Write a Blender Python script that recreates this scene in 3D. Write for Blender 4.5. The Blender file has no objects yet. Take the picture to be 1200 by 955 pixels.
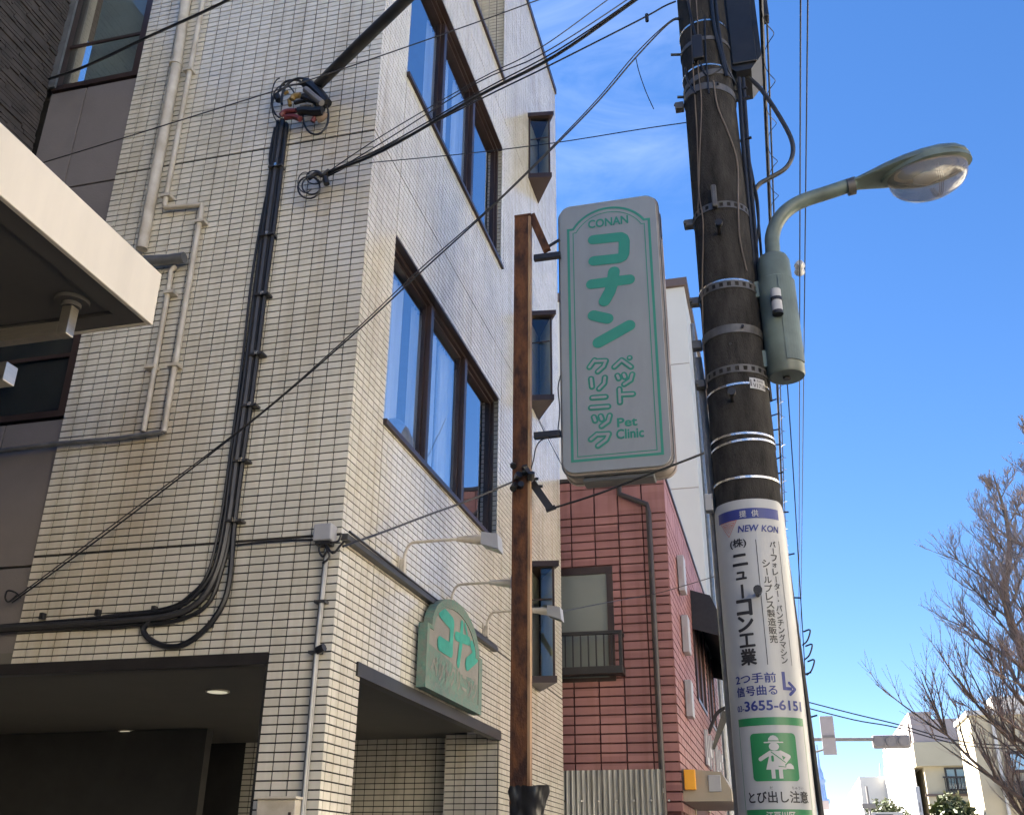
import bpy, bmesh, math, random
import numpy as np
from mathutils import Vector, Matrix
random.seed(7)
rnd = random.Random(11)
sc = bpy.context.scene
C = sc.collection
R = math.radians

# ------------------------------------------------------------------ camera
EYE = Vector((0, 0, 1.55))
F, CX, CY, W0, H0 = 1177.0, 600.0, 477.5, 1200.0, 955.0
dZ = Vector((23, 2540, -F)).normalized()
dY = Vector((335, -546.5, -F)); dY = (dY - dY.dot(dZ) * dZ).normalized()
dX = dY.cross(dZ)
ROT = Matrix((dX, dY, dZ))
cam = bpy.data.cameras.new("camera")
cam.sensor_fit = 'HORIZONTAL'; cam.sensor_width = 36.0; cam.lens = 36.0 * F / W0
cam.clip_start = 0.05; cam.clip_end = 30000
co = bpy.data.objects.new("camera", cam); C.objects.link(co)
co.matrix_world = Matrix.Translation(EYE) @ ROT.to_4x4()
sc.camera = co

# ------------------------------------------------------------------ sky, sun, exposure
SUN_EL, SUN_AZ = R(30), R(66)          # azimuth measured from +Y (down the street) towards -X (left)
sun_dir = Vector((-math.sin(SUN_AZ) * math.cos(SUN_EL), math.cos(SUN_AZ) * math.cos(SUN_EL), math.sin(SUN_EL)))
w = bpy.data.worlds.new("World"); sc.world = w; w.use_nodes = True
nt = w.node_tree; nt.nodes.clear()
sky = nt.nodes.new('ShaderNodeTexSky'); sky.sky_type = 'NISHITA'; sky.sun_disc = False
sky.sun_elevation = SUN_EL; sky.sun_rotation = -SUN_AZ
sky.air_density = 1.0; sky.dust_density = 0.15; sky.ozone_density = 2.6; sky.altitude = 2000
bg = nt.nodes.new('ShaderNodeBackground'); bg.inputs['Strength'].default_value = 0.05
wo = nt.nodes.new('ShaderNodeOutputWorld')
tc = nt.nodes.new('ShaderNodeTexCoord')
# thin wisps of high cloud low over the street and above the sign
mp = nt.nodes.new('ShaderNodeMapping'); mp.inputs['Scale'].default_value = (2.2, 3.2, 7.0); mp.inputs['Rotation'].default_value = (0.4, 0.5, 0.3)
no = nt.nodes.new('ShaderNodeTexNoise'); no.inputs['Scale'].default_value = 2.1; no.inputs['Detail'].default_value = 8; no.inputs['Roughness'].default_value = 0.62
no.inputs['Distortion'].default_value = 0.6
cr = nt.nodes.new('ShaderNodeValToRGB'); cr.color_ramp.elements[0].position = 0.42; cr.color_ramp.elements[1].position = 0.86
mul = nt.nodes.new('ShaderNodeMath'); mul.operation = 'MULTIPLY'; mul.inputs[1].default_value = 0.15
mix = nt.nodes.new('ShaderNodeMixRGB'); mix.inputs['Color2'].default_value = (6.4, 6.9, 7.6, 1)
L = nt.links.new
L(tc.outputs['Generated'], mp.inputs['Vector']); L(mp.outputs['Vector'], no.inputs['Vector'])
L(no.outputs['Fac'], cr.inputs['Fac']); L(cr.outputs['Color'], mul.inputs[0]); 
# the wisps keep to the patch of sky above the sign
wd = ROT @ Vector((690 - CX, CY - 85, -F)).normalized()
dt = nt.nodes.new('ShaderNodeVectorMath'); dt.operation = 'DOT_PRODUCT'; dt.inputs[1].default_value = wd
nm = nt.nodes.new('ShaderNodeVectorMath'); nm.operation = 'NORMALIZE'; L(tc.outputs['Generated'], nm.inputs[0]); L(nm.outputs[0], dt.inputs[0])
mr = nt.nodes.new('ShaderNodeMapRange'); mr.inputs[1].default_value = 0.985; mr.inputs[2].default_value = 0.9985; L(dt.outputs['Value'], mr.inputs[0])
m2 = nt.nodes.new('ShaderNodeMath'); m2.operation = 'MULTIPLY'; L(mul.outputs[0], m2.inputs[0]); L(mr.outputs[0], m2.inputs[1]); L(m2.outputs[0], mix.inputs['Fac'])
hs = nt.nodes.new('ShaderNodeHueSaturation'); hs.inputs['Saturation'].default_value = 1.42; hs.inputs['Hue'].default_value = 0.512; gm = nt.nodes.new('ShaderNodeGamma'); gm.inputs['Gamma'].default_value = 0.74; L(sky.outputs['Color'], gm.inputs['Color']); L(gm.outputs['Color'], hs.inputs['Color'])
L(hs.outputs['Color'], mix.inputs['Color1']); L(mix.outputs['Color'], bg.inputs['Color']); L(bg.outputs['Background'], wo.inputs['Surface'])
sl = bpy.data.lights.new("sun", 'SUN'); sl.energy = 5.0; sl.angle = R(0.5); sl.color = (1.0, 0.93, 0.82)
so = bpy.data.objects.new("sun", sl); C.objects.link(so)
so.rotation_euler = sun_dir.to_track_quat('Z', 'Y').to_euler()
sc.view_settings.view_transform = 'Standard'; sc.view_settings.look = 'None'
sc.view_settings.exposure = 3.12; sc.view_settings.gamma = 1.0
sc.cycles.max_bounces = 8; sc.cycles.diffuse_bounces = 5; sc.cycles.glossy_bounces = 4
sc.cycles.transparent_max_bounces = 12; sc.cycles.transmission_bounces = 6
sc.cycles.use_denoising = True
sc.cycles.caustics_reflective = False; sc.cycles.caustics_refractive = False

# ------------------------------------------------------------------ measuring helpers (a sight line met with a real plane)
def ray(px, py): return ROT @ Vector((px - CX, CY - py, -F))
def hit(px, py, axis, value):
    r = ray(px, py)
    return EYE + r * ((value - EYE[axis]) / r[axis])
def at_x(px, py, X): return hit(px, py, 0, X)
def at_y(px, py, Y): return hit(px, py, 1, Y)
def at_z(px, py, Z): return hit(px, py, 2, Z)
def proj(p):
    c = ROT.transposed() @ (Vector(p) - EYE)
    return (CX + F * c.x / -c.z, CY - F * c.y / -c.z)

# ------------------------------------------------------------------ materials
def mat(name, col, rough=0.6, metal=0.0, var=0.12, scale=3.0, bump=0.0, bscale=60.0, spec=0.5, col2=None, stretch=(1, 1, 1), emit=0, coat=0.0, detail=6, contrast=(0.3, 0.7)):
    m = bpy.data.materials.new(name); m.use_nodes = True
    t = m.node_tree; b = t.nodes['Principled BSDF']
    b.inputs['Roughness'].default_value = rough; b.inputs['Metallic'].default_value = metal
    b.inputs['Specular IOR Level'].default_value = spec
    b.inputs['Coat Weight'].default_value = coat
    geo = t.nodes.new('ShaderNodeNewGeometry'); mp_ = t.nodes.new('ShaderNodeMapping'); mp_.inputs['Scale'].default_value = stretch
    n = t.nodes.new('ShaderNodeTexNoise'); n.inputs['Scale'].default_value = scale; n.inputs['Detail'].default_value = detail; n.inputs['Roughness'].default_value = 0.6
    r = t.nodes.new('ShaderNodeValToRGB')
    c1 = tuple(min(1, c * (1 + var)) for c in col); c0 = col2 or tuple(c * (1 - var) for c in col)
    r.color_ramp.elements[0].color = (*c0, 1); r.color_ramp.elements[1].color = (*c1, 1)
    r.color_ramp.elements[0].position, r.color_ramp.elements[1].position = contrast
    t.links.new(geo.outputs['Position'], mp_.inputs['Vector']); t.links.new(mp_.outputs['Vector'], n.inputs['Vector'])
    t.links.new(n.outputs['Fac'], r.inputs['Fac']); t.links.new(r.outputs['Color'], b.inputs['Base Color'])
    if bump:
        n2 = t.nodes.new('ShaderNodeTexNoise'); n2.inputs['Scale'].default_value = bscale; n2.inputs['Detail'].default_value = 4
        bp = t.nodes.new('ShaderNodeBump'); bp.inputs['Strength'].default_value = bump; bp.inputs['Distance'].default_value = 0.01
        t.links.new(mp_.outputs['Vector'], n2.inputs['Vector']); t.links.new(n2.outputs['Fac'], bp.inputs['Height']); t.links.new(bp.outputs['Normal'], b.inputs['Normal'])
    if emit:
        t.links.new(r.outputs['Color'], b.inputs['Emission Color']); b.inputs['Emission Strength'].default_value = emit
    m['ramp'] = r.name
    return m

PW, PH, Z0 = 0.1, 0.0504, 3.42          # tile pitch
def cell_mat(name, col, col2, pw, ph, z0, off, rough, stain=None, spec=0.5, bump=0.08):
    """glazed pieces: each one its own shade, with grime in broad patches"""
    m = mat(name, col, rough, var=0.10, scale=1.1, spec=spec, bump=bump, bscale=25)
    t = m.node_tree; b = t.nodes['Principled BSDF']; r = t.nodes[m['ramp']]
    if stain: r.color_ramp.elements[0].color = (*stain, 1); r.color_ramp.elements[0].position = 0.18; r.color_ramp.elements[1].position = 0.55
    geo = t.nodes.new('ShaderNodeNewGeometry'); sp = t.nodes.new('ShaderNodeSeparateXYZ'); t.links.new(geo.outputs['Position'], sp.inputs[0])
    def ma(op, a, v):
        n = t.nodes.new('ShaderNodeMath'); n.operation = op
        for k, q in enumerate((a, v)):
            if q is None: continue
            if isinstance(q, (int, float)): n.inputs[k].default_value = q
            else: t.links.new(q, n.inputs[k])
        return n.outputs[0]
    u = ma('FLOOR', ma('DIVIDE', ma('SUBTRACT', ma('ADD', sp.outputs[0], sp.outputs[1]), off), pw), None)
    v = ma('FLOOR', ma('DIVIDE', ma('SUBTRACT', sp.outputs[2], z0), ph), None)
    cb = t.nodes.new('ShaderNodeCombineXYZ'); t.links.new(u, cb.inputs[0]); t.links.new(v, cb.inputs[1])
    wn = t.nodes.new('ShaderNodeTexWhiteNoise'); wn.noise_dimensions = '2D'; t.links.new(cb.outputs[0], wn.inputs['Vector'])
    mx = t.nodes.new('ShaderNodeMixRGB'); mx.blend_type = 'MULTIPLY'; mx.inputs['Fac'].default_value = 1
    rr = t.nodes.new('ShaderNodeValToRGB'); rr.color_ramp.elements[0].color = (*col2, 1); rr.color_ramp.elements[1].color = (1.0, 1.0, 1.0, 1)
    t.links.new(wn.outputs['Value'], rr.inputs['Fac']); t.links.new(r.outputs['Color'], mx.inputs['Color1']); t.links.new(rr.outputs['Color'], mx.inputs['Color2'])
    # faint rain runs
    mp3 = t.nodes.new('ShaderNodeMapping'); mp3.inputs['Scale'].default_value = (7, 7, .45); n3 = t.nodes.new('ShaderNodeTexNoise'); n3.inputs['Scale'].default_value = 1.4; n3.inputs['Detail'].default_value = 5
    r3 = t.nodes.new('ShaderNodeValToRGB'); r3.color_ramp.elements[0].position = .30; r3.color_ramp.elements[0].color = (.74, .69, .60, 1); r3.color_ramp.elements[1].position = .50; r3.color_ramp.elements[1].color = (1, 1, 1, 1)
    t.links.new(geo.outputs['Position'], mp3.inputs['Vector']); t.links.new(mp3.outputs['Vector'], n3.inputs['Vector']); t.links.new(n3.outputs['Fac'], r3.inputs['Fac'])
    m3 = t.nodes.new('ShaderNodeMixRGB'); m3.blend_type = 'MULTIPLY'; m3.inputs['Fac'].default_value = .5; t.links.new(mx.outputs['Color'], m3.inputs['Color1']); t.links.new(r3.outputs['Color'], m3.inputs['Color2'])
    t.links.new(m3.outputs['Color'], b.inputs['Base Color'])
    return m

def glass_mat(name, tint=(0.9, 0.95, 1.0), refl=0.35, rough=0.0):
    m = bpy.data.materials.new(name); m.use_nodes = True; t = m.node_tree; t.nodes.clear()
    o = t.nodes.new('ShaderNodeOutputMaterial'); tr = t.nodes.new('ShaderNodeBsdfTransparent'); tr.inputs[0].default_value = (*tint, 1)
    g = t.nodes.new('ShaderNodeBsdfGlossy'); g.inputs['Roughness'].default_value = rough; g.inputs['Color'].default_value = (0.95, 0.97, 1, 1)
    geo = t.nodes.new('ShaderNodeNewGeometry'); n = t.nodes.new('ShaderNodeTexNoise'); n.inputs['Scale'].default_value = 1.3; n.inputs['Detail'].default_value = 1
    bp = t.nodes.new('ShaderNodeBump'); bp.inputs['Strength'].default_value = 0.06; bp.inputs['Distance'].default_value = 0.05
    t.links.new(geo.outputs['Position'], n.inputs['Vector']); t.links.new(n.outputs['Fac'], bp.inputs['Height']); t.links.new(bp.outputs['Normal'], g.inputs['Normal'])
    fr = t.nodes.new('ShaderNodeFresnel'); fr.inputs[0].default_value = 1.6
    a = t.nodes.new('ShaderNodeMath'); a.operation = 'ADD'; a.inputs[1].default_value = refl; a.use_clamp = True
    mx = t.nodes.new('ShaderNodeMixShader')
    inv = t.nodes.new('ShaderNodeMath'); inv.operation = 'SUBTRACT'; inv.inputs[0].default_value = 1; t.links.new(geo.outputs['Backfacing'], inv.inputs[1]); ml = t.nodes.new('ShaderNodeMath'); ml.operation = 'MULTIPLY'; t.links.new(a.outputs[0], ml.inputs[0]); t.links.new(inv.outputs[0], ml.inputs[1])
    t.links.new(fr.outputs[0], a.inputs[0]); t.links.new(ml.outputs[0], mx.inputs['Fac']); t.links.new(tr.outputs[0], mx.inputs[1]); t.links.new(g.outputs[0], mx.inputs[2]); t.links.new(mx.outputs[0], o.inputs[0])
    return m

M = {}
M['tile'] = cell_mat('glazed_cream_tile', (0.645, 0.605, 0.515), (0.89, 0.89, 0.87), PW, PH, Z0, 2.949, 0.16, stain=(0.52, 0.48, 0.40), spec=0.85)
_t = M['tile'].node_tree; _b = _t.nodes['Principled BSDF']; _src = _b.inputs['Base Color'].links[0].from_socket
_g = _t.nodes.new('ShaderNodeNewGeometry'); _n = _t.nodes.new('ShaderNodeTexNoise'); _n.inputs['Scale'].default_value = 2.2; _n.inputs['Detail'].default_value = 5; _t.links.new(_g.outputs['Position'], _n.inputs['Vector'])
for (_c, _sc, _k) in (((-3.98, 5.45, 3.95), (1.6, 1, .9), .75), ((-2.78, 5.45, 6.45), (2.2, 1, .8), .5), ((-4.3, 5.45, 3.1), (.9, 1, 1.1), .5)):  # brown spots: grime by the pipe; below the splice, painted shading and reflection
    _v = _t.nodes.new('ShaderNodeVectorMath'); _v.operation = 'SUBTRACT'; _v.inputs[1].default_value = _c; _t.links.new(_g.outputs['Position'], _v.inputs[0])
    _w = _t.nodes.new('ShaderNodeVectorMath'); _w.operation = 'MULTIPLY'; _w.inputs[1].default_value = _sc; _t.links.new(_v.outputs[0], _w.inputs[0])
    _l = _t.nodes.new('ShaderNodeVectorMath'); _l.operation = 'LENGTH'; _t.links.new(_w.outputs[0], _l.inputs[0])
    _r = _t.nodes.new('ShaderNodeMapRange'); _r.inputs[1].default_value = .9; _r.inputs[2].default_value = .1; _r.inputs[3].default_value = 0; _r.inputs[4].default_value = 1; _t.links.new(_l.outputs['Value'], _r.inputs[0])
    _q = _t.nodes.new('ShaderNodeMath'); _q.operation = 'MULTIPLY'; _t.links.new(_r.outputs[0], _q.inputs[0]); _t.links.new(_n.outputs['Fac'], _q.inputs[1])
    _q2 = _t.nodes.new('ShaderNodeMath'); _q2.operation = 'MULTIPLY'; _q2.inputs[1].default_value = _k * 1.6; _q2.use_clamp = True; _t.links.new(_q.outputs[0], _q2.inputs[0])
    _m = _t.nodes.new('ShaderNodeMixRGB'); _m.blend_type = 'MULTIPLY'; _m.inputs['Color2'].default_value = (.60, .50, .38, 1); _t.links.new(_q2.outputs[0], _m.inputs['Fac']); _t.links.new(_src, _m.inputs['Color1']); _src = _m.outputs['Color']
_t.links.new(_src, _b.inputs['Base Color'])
M['grout'] = mat('dark_grout', (0.022, 0.02, 0.018), 0.9, var=0.3)
M['panel_grey'] = mat('grey_render', (0.17, 0.15, 0.14), 0.8, var=0.10, scale=2.5, bump=0.15, bscale=90)
M['bronze'] = mat('dark_bronze_aluminium', (0.048, 0.031, 0.027), 0.35, var=0.2, metal=0.3)
M['black'] = mat('black_rubber', (0.012, 0.012, 0.014), 0.45, var=0.3, scale=20)
M['blackmetal'] = mat('black_painted_metal', (0.018, 0.016, 0.016), 0.4, var=0.3, scale=8)
M['glass'] = glass_mat('window_glass', refl=0.34)
M['glass_dim'] = glass_mat('dim_window_glass', tint=(0.75, 0.8, 0.8), refl=0.02)
M['frost'] = mat('frosted_glass', (0.20, 0.215, 0.19), 0.25, var=0.06, scale=1.5)
M['curtain'] = mat('white_curtain', (0.85, 0.85, 0.85), 0.9, var=0.1, scale=4, stretch=(1, 6, .3))
M['room'] = mat('dim_room', (0.35, 0.34, 0.33), 0.9, var=0.1)
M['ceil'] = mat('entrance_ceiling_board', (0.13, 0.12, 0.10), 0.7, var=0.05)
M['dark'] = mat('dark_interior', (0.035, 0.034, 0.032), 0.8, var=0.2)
M['pipe'] = mat('cream_pvc_pipe', (0.56, 0.52, 0.44), 0.45, var=0.12, scale=6, col2=(0.40, 0.34, 0.25))
M['conduit'] = mat('grey_steel_conduit', (0.20, 0.205, 0.21), 0.35, var=0.2, scale=9, metal=0.5)
M['duct'] = mat('dark_grey_duct', (0.034, 0.033, 0.034), 0.4, var=0.25, scale=12)
M['white'] = mat('cream_white_paint', (0.74, 0.67, 0.55), 0.5, var=0.07, scale=1.6, stretch=(1, 2.5, .5))
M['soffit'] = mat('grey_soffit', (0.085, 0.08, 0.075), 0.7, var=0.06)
M['steel'] = mat('brushed_steel', (0.55, 0.5, 0.42), 0.28, var=0.1, metal=0.9, scale=9, stretch=(1, 1, 12))
M['siding'] = mat('dark_brown_siding', (0.062, 0.052, 0.046), 0.75, var=0.35, scale=7, bump=0.2)
M['rust'] = mat('rusted_steel', (0.13, 0.048, 0.016), 0.8, var=0.25, scale=5.5, col2=(0.035, 0.012, 0.007), stretch=(1.6, 1.6, .7), bump=0.5, bscale=45, contrast=(0.38, 0.62))
M['rust_lit'] = mat('lit_rusted_steel', (0.34, 0.21, 0.11), 0.65, var=0.2, scale=4, col2=(0.17, 0.075, 0.03), stretch=(2, 2, .6), contrast=(0.3, 0.55))  # lighter copy of the rust; light on the right flange put into colour
M['bag'] = mat('black_plastic_sheet', (0.02, 0.02, 0.022), 0.3, var=0.3)
M['acryl'] = mat('milky_sign_acrylic', (0.29, 0.305, 0.31), 0.45, var=0.06, scale=2.2, stretch=(3, 3, .8))
M['case'] = mat('greyed_sign_casing', (0.36, 0.32, 0.29), 0.5, var=0.15, scale=4, col2=(0.24, 0.20, 0.17))
M['case_dark'] = mat('dark_grey_rubber_trim', (0.10, 0.10, 0.10), 0.5, var=0.2)
M['green'] = mat('sign_green', (0.045, 0.275, 0.19), 0.45, var=0.05, scale=5)
M['green_pale'] = mat('pale_sign_green', (0.30, 0.55, 0.46), 0.45, var=0.05, scale=5)
M['board'] = mat('weathered_board', (0.25, 0.235, 0.20), 0.7, var=0.12, scale=6, bump=.2)
M['patina'] = mat('flaking_green_paint', (0.085, 0.19, 0.145), 0.75, var=0.2, scale=22, col2=(0.20, 0.20, 0.165), bump=0.4)
M['turq'] = mat('turquoise_paint', (0.03, 0.30, 0.22), 0.6, var=0.12, scale=15)
M['concrete'] = mat('aged_pole_concrete', (0.037, 0.034, 0.031), 0.95, var=0.5, scale=7, stretch=(3, 3, .8), bump=0.7, bscale=70, spec=.25)
M['galv'] = mat('galvanised_steel', (0.28, 0.28, 0.28), 0.4, var=0.25, metal=0.7, scale=12)
M['galv_dark'] = mat('grimy_galvanised_band', (0.11, 0.105, 0.10), 0.5, var=0.3, metal=0.4, scale=12)
M['bright'] = mat('stainless_strap', (0.75, 0.72, 0.66), 0.25, var=0.1, metal=0.95)
M['lampgreen'] = mat('pale_green_lamp_paint', (0.15, 0.195, 0.172), 0.42, var=0.10, scale=5, col2=(0.095, 0.115, 0.10))
M['lens'] = glass_mat('lamp_lens', tint=(0.95, 0.92, 0.86), refl=0.02, rough=0.12)
_t = M['lens'].node_tree; _o = _t.nodes['Material Output']; _p = _t.nodes.new('ShaderNodeBsdfPrincipled'); _p.inputs['Base Color'].default_value = (.26, .23, .19, 1); _p.inputs['Roughness'].default_value = .2
_m = _t.nodes.new('ShaderNodeMixShader'); _m.inputs[0].default_value = .5; _s = _o.inputs[0].links[0].from_socket; _t.links.new(_s, _m.inputs[1]); _t.links.new(_p.outputs[0], _m.inputs[2]); _t.links.new(_m.outputs[0], _o.inputs[0])
M['reflector'] = mat('lamp_reflector', (0.42, 0.36, 0.25), 0.3, metal=0.7, var=0.3, scale=9)
M['advert'] = mat('white_advert_sheet', (0.41, 0.42, 0.43), 0.35, var=0.07, scale=4, stretch=(2, 2, .6), bump=.06, bscale=9, spec=.4)
M['navy'] = mat('navy_print', (0.02, 0.035, 0.20), 0.4, var=0.05)
M['ink'] = mat('black_print', (0.02, 0.02, 0.025), 0.4, var=0.05)
M['redink'] = mat('red_print', (0.55, 0.14, 0.09), 0.4, var=0.05)
M['grn'] = mat('green_print', (0.018, 0.19, 0.07), 0.4, var=0.05)
M['pale'] = mat('white_print', (0.46, 0.46, 0.46), 0.4, var=0.03)
M['red'] = cell_mat('brick_red_panel', (0.34, 0.168, 0.15), (0.80, 0.77, 0.78), 0.31, 0.108, 0.0, 0.0, 0.55, stain=(0.30, 0.135, 0.125), spec=0.3)
M['redjoint'] = mat('dark_red_joint', (0.07, 0.017, 0.016), 0.7, var=0.15)
M['corr'] = mat('corrugated_galvanised_sheet', (0.26, 0.26, 0.245), 0.42, var=0.3, metal=0.45, scale=3, stretch=(8, 8, .6), col2=(0.15, 0.145, 0.13))
M['drain'] = mat('dark_brown_drainpipe', (0.035, 0.026, 0.024), 0.45, var=0.2)
M['whitewall'] = mat('white_lightweight_concrete', (0.60, 0.58, 0.52), 0.75, var=0.05, scale=.5, bump=.05)
M['brown'] = mat('brown_coping', (0.12, 0.085, 0.07), 0.5, var=0.1)
M['lampbox'] = mat('grey_lamp_housing', (0.36, 0.36, 0.37), 0.45, var=0.08)
M['beige'] = mat('beige_metal_cover', (0.34, 0.29, 0.215), 0.55, var=0.08)
M['amber'] = mat('amber_plastic', (0.8, 0.36, 0.02), 0.35, var=0.05)
M['signalgrey'] = mat('signal_housing', (0.20, 0.19, 0.19), 0.5, var=0.1)
M['signback'] = mat('grey_sign_back', (0.36, 0.33, 0.33), 0.5, var=0.06)
M['cream'] = mat('cream_wall', (0.50, 0.44, 0.31), 0.8, var=0.06, scale=.6)
M['mauve'] = mat('mauve_wall', (0.36, 0.31, 0.305), 0.8, var=0.06, scale=.6)
M['offwhite'] = mat('off_white_wall', (0.62, 0.60, 0.56), 0.8, var=0.05, scale=.5)
M['bark'] = mat('grey_brown_bark', (0.24, 0.18, 0.13), 0.9, var=0.35, scale=9)
M['twig'] = mat('reddish_twig', (0.48, 0.36, 0.28), 0.9, var=0.25)
M['leaf'] = mat('leaf', (0.05, 0.065, 0.018), 0.6, var=0.5, scale=4)
M['plaster'] = mat('white_plaster', (0.80, 0.73, 0.60), 0.85, var=0.04, scale=.5)
M['asphalt'] = mat('asphalt', (0.055, 0.055, 0.055), 0.9, var=0.25, scale=2, bump=.4, bscale=200)
M['paving'] = mat('concrete_paving', (0.30, 0.29, 0.27), 0.85, var=0.12, scale=2, bump=.2)
M['earth'] = mat('urban_ground', (0.2, 0.19, 0.17), 0.95, var=0.2, scale=.1)
M['roadpaint'] = mat('white_road_paint', (0.7, 0.7, 0.68), 0.7, var=0.1)
M['bay_screen'] = mat('beige_bay_screen', (0.42, 0.40, 0.32), 0.95, var=0.1, spec=.1)
M['oldwire'] = mat('weathered_wire', (0.13, 0.105, 0.085), 0.7, var=0.2)
M['skysteel'] = mat('hazed_bluish_steel', (0.42, 0.55, 0.80), 0.6, var=0.05)  # bluish-white tower paint, made bluer to carry the haze of distance
M['yellow'] = mat('yellow_tape', (0.27, 0.18, 0.06), 0.5, var=0.15)
M['redtape'] = mat('red_tape', (0.13, 0.025, 0.028), 0.5, var=0.15)
M['tan'] = mat('tan_tape', (0.24, 0.17, 0.12), 0.5, var=0.15)
M['greytape'] = mat('grey_sleeve', (0.16, 0.155, 0.16), 0.5, var=0.15)
M['glow'] = mat('lit_downlight', (0.85, 0.80, 0.60), 0.4, var=0.02, emit=0.07)

# ------------------------------------------------------------------ mesh building
ORG = {}
class MB:
    def __init__(s): s.v = []; s.f = []
    def add(s, vs, fs):
        k = len(s.v); s.v += [tuple(p) for p in vs]; s.f += [tuple(i + k for i in q) for q in fs]; return s
    def box(s, a, b):
        x0, y0, z0 = a; x1, y1, z1 = b
        if x0 > x1: x0, x1 = x1, x0
        if y0 > y1: y0, y1 = y1, y0
        if z0 > z1: z0, z1 = z1, z0
        return s.add([(x0, y0, z0), (x1, y0, z0), (x1, y1, z0), (x0, y1, z0), (x0, y0, z1), (x1, y0, z1), (x1, y1, z1), (x0, y1, z1)],
                     [(0, 3, 2, 1), (4, 5, 6, 7), (0, 1, 5, 4), (1, 2, 6, 5), (2, 3, 7, 6), (3, 0, 4, 7)])
    def bbox(s, a, b, r=0.01):
        """box with chamfered edges"""
        bm = bmesh.new(); bmesh.ops.create_cube(bm, size=1)
        for v in bm.verts: v.co = Vector([(a[i] + b[i]) / 2 + v.co[i] * abs(b[i] - a[i]) for i in range(3)])
        bmesh.ops.bevel(bm, geom=bm.edges[:], offset=r, segments=2, affect='EDGES', profile=0.5)
        bm.verts.index_update()
        s.add([v.co for v in bm.verts], [[v.index for v in f.verts] for f in bm.faces]); bm.free(); return s
    def tube(s, pts, r, n=6, cap=True):
        pts = [Vector(p) for p in pts]; k = len(s.v); m = len(pts)
        rr = r if isinstance(r, (list, tuple)) else [r] * m
        t = (pts[1] - pts[0]).normalized(); a = t.orthogonal().normalized()
        for i, p in enumerate(pts):
            t2 = (pts[min(i + 1, m - 1)] - pts[max(i - 1, 0)])
            t2 = t2.normalized() if t2.length > 1e-9 else t
            q = t.rotation_difference(t2); a = (q @ a).normalized(); t = t2; b = t.cross(a)
            for j in range(n):
                th = 2 * math.pi * j / n
                s.v.append(tuple(p + (a * math.cos(th) + b * math.sin(th)) * rr[i]))
        for i in range(m - 1):
            for j in range(n):
                s.f.append((k + i * n + j, k + i * n + (j + 1) % n, k + (i + 1) * n + (j + 1) % n, k + (i + 1) * n + j))
        if cap:
            s.f.append(tuple(k + j for j in reversed(range(n)))); s.f.append(tuple(k + (m - 1) * n + j for j in range(n)))
        return s
    def bar(s, p, q, w, h, up=(0, 0, 1)):
        """straight rectangular bar"""
        p = Vector(p); q = Vector(q); t = (q - p).normalized(); u = Vector(up)
        a = t.cross(u).normalized() * w / 2; b = a.cross(t).normalized() * h / 2
        vs = [p - a - b, p + a - b, p + a + b, p - a + b, q - a - b, q + a - b, q + a + b, q - a + b]
        return s.add(vs, [(0, 3, 2, 1), (4, 5, 6, 7), (0, 1, 5, 4), (1, 2, 6, 5), (2, 3, 7, 6), (3, 0, 4, 7)])
    def prism(s, poly, d0, d1, fn):
        """closed 2D outline swept from d0 to d1; fn(u, v, d) gives the point"""
        n = len(poly)
        vs = [fn(u, v, d0) for u, v in poly] + [fn(u, v, d1) for u, v in poly]
        fs = [tuple(range(n)), tuple(reversed(range(n, 2 * n)))] + [(i, i + n, (i + 1) % n + n, (i + 1) % n) for i in range(n)]
        return s.add(vs, fs)
    def disc(s, c, r, axis, n=16, t=0.01):
        c = Vector(c); ax = Vector(axis).normalized()
        return s.tube([c, c + ax * t], r, n)
    def build(s, name, m, parent=None, smooth=False, fix=True):
        me = bpy.data.meshes.new(name); o = bpy.data.objects.new(name, me); C.objects.link(o)
        org = Vector((0, 0, 0))
        if parent is not None:
            o.parent = parent; org = ORG[parent.name]
        ORG[o.name] = org
        me.from_pydata([(a[0] - org.x, a[1] - org.y, a[2] - org.z) for a in s.v], [], s.f)
        if fix:
            bm = bmesh.new(); bm.from_mesh(me); bmesh.ops.recalc_face_normals(bm, faces=bm.faces); bm.to_mesh(me); bm.free()
        me.materials.append(M[m] if isinstance(m, str) else m)
        if smooth:
            for p in me.polygons: p.use_smooth = True
            me.set_sharp_from_angle(angle=R(40))
        me.update(); return o

def thing(name, label, cat, loc, group=None):
    o = bpy.data.objects.new(name, None); C.objects.link(o); o.location = loc; o.empty_display_size = .1
    ORG[o.name] = Vector(loc); o['label'] = label; o['category'] = cat
    if group: o['group'] = group
    return o
def tag(o, label=None, cat=None, group=None, kind=None):
    for k, v in (('label', label), ('category', cat), ('group', group), ('kind', kind)):
        if v: o[k] = v
    return o
def rebase(o, loc):
    """put a one-mesh thing's origin at its base"""
    loc = Vector(loc); o.data.transform(Matrix.Translation(-loc)); o.location = loc; ORG[o.name] = loc; return o
def smooth_path(pts, k=6):
    pts = [Vector(p) for p in pts]; out = []
    P = [2 * pts[0] - pts[1]] + pts + [2 * pts[-1] - pts[-2]]
    for i in range(1, len(P) - 2):
        a, b, c, d = P[i - 1:i + 3]
        for j in range(k):
            t = j / k
            out.append(0.5 * ((2 * b) + (c - a) * t + (2 * a - 5 * b + 4 * c - d) * t * t + (3 * b - a - 3 * c + d) * t ** 3))
    return out + [pts[-1]]
def span(p, q, sag, n=14):
    p = Vector(p); q = Vector(q)
    return [p.lerp(q, i / n) - Vector((0, 0, sag * 4 * (i / n) * (1 - i / n))) for i in range(n + 1)]

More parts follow.
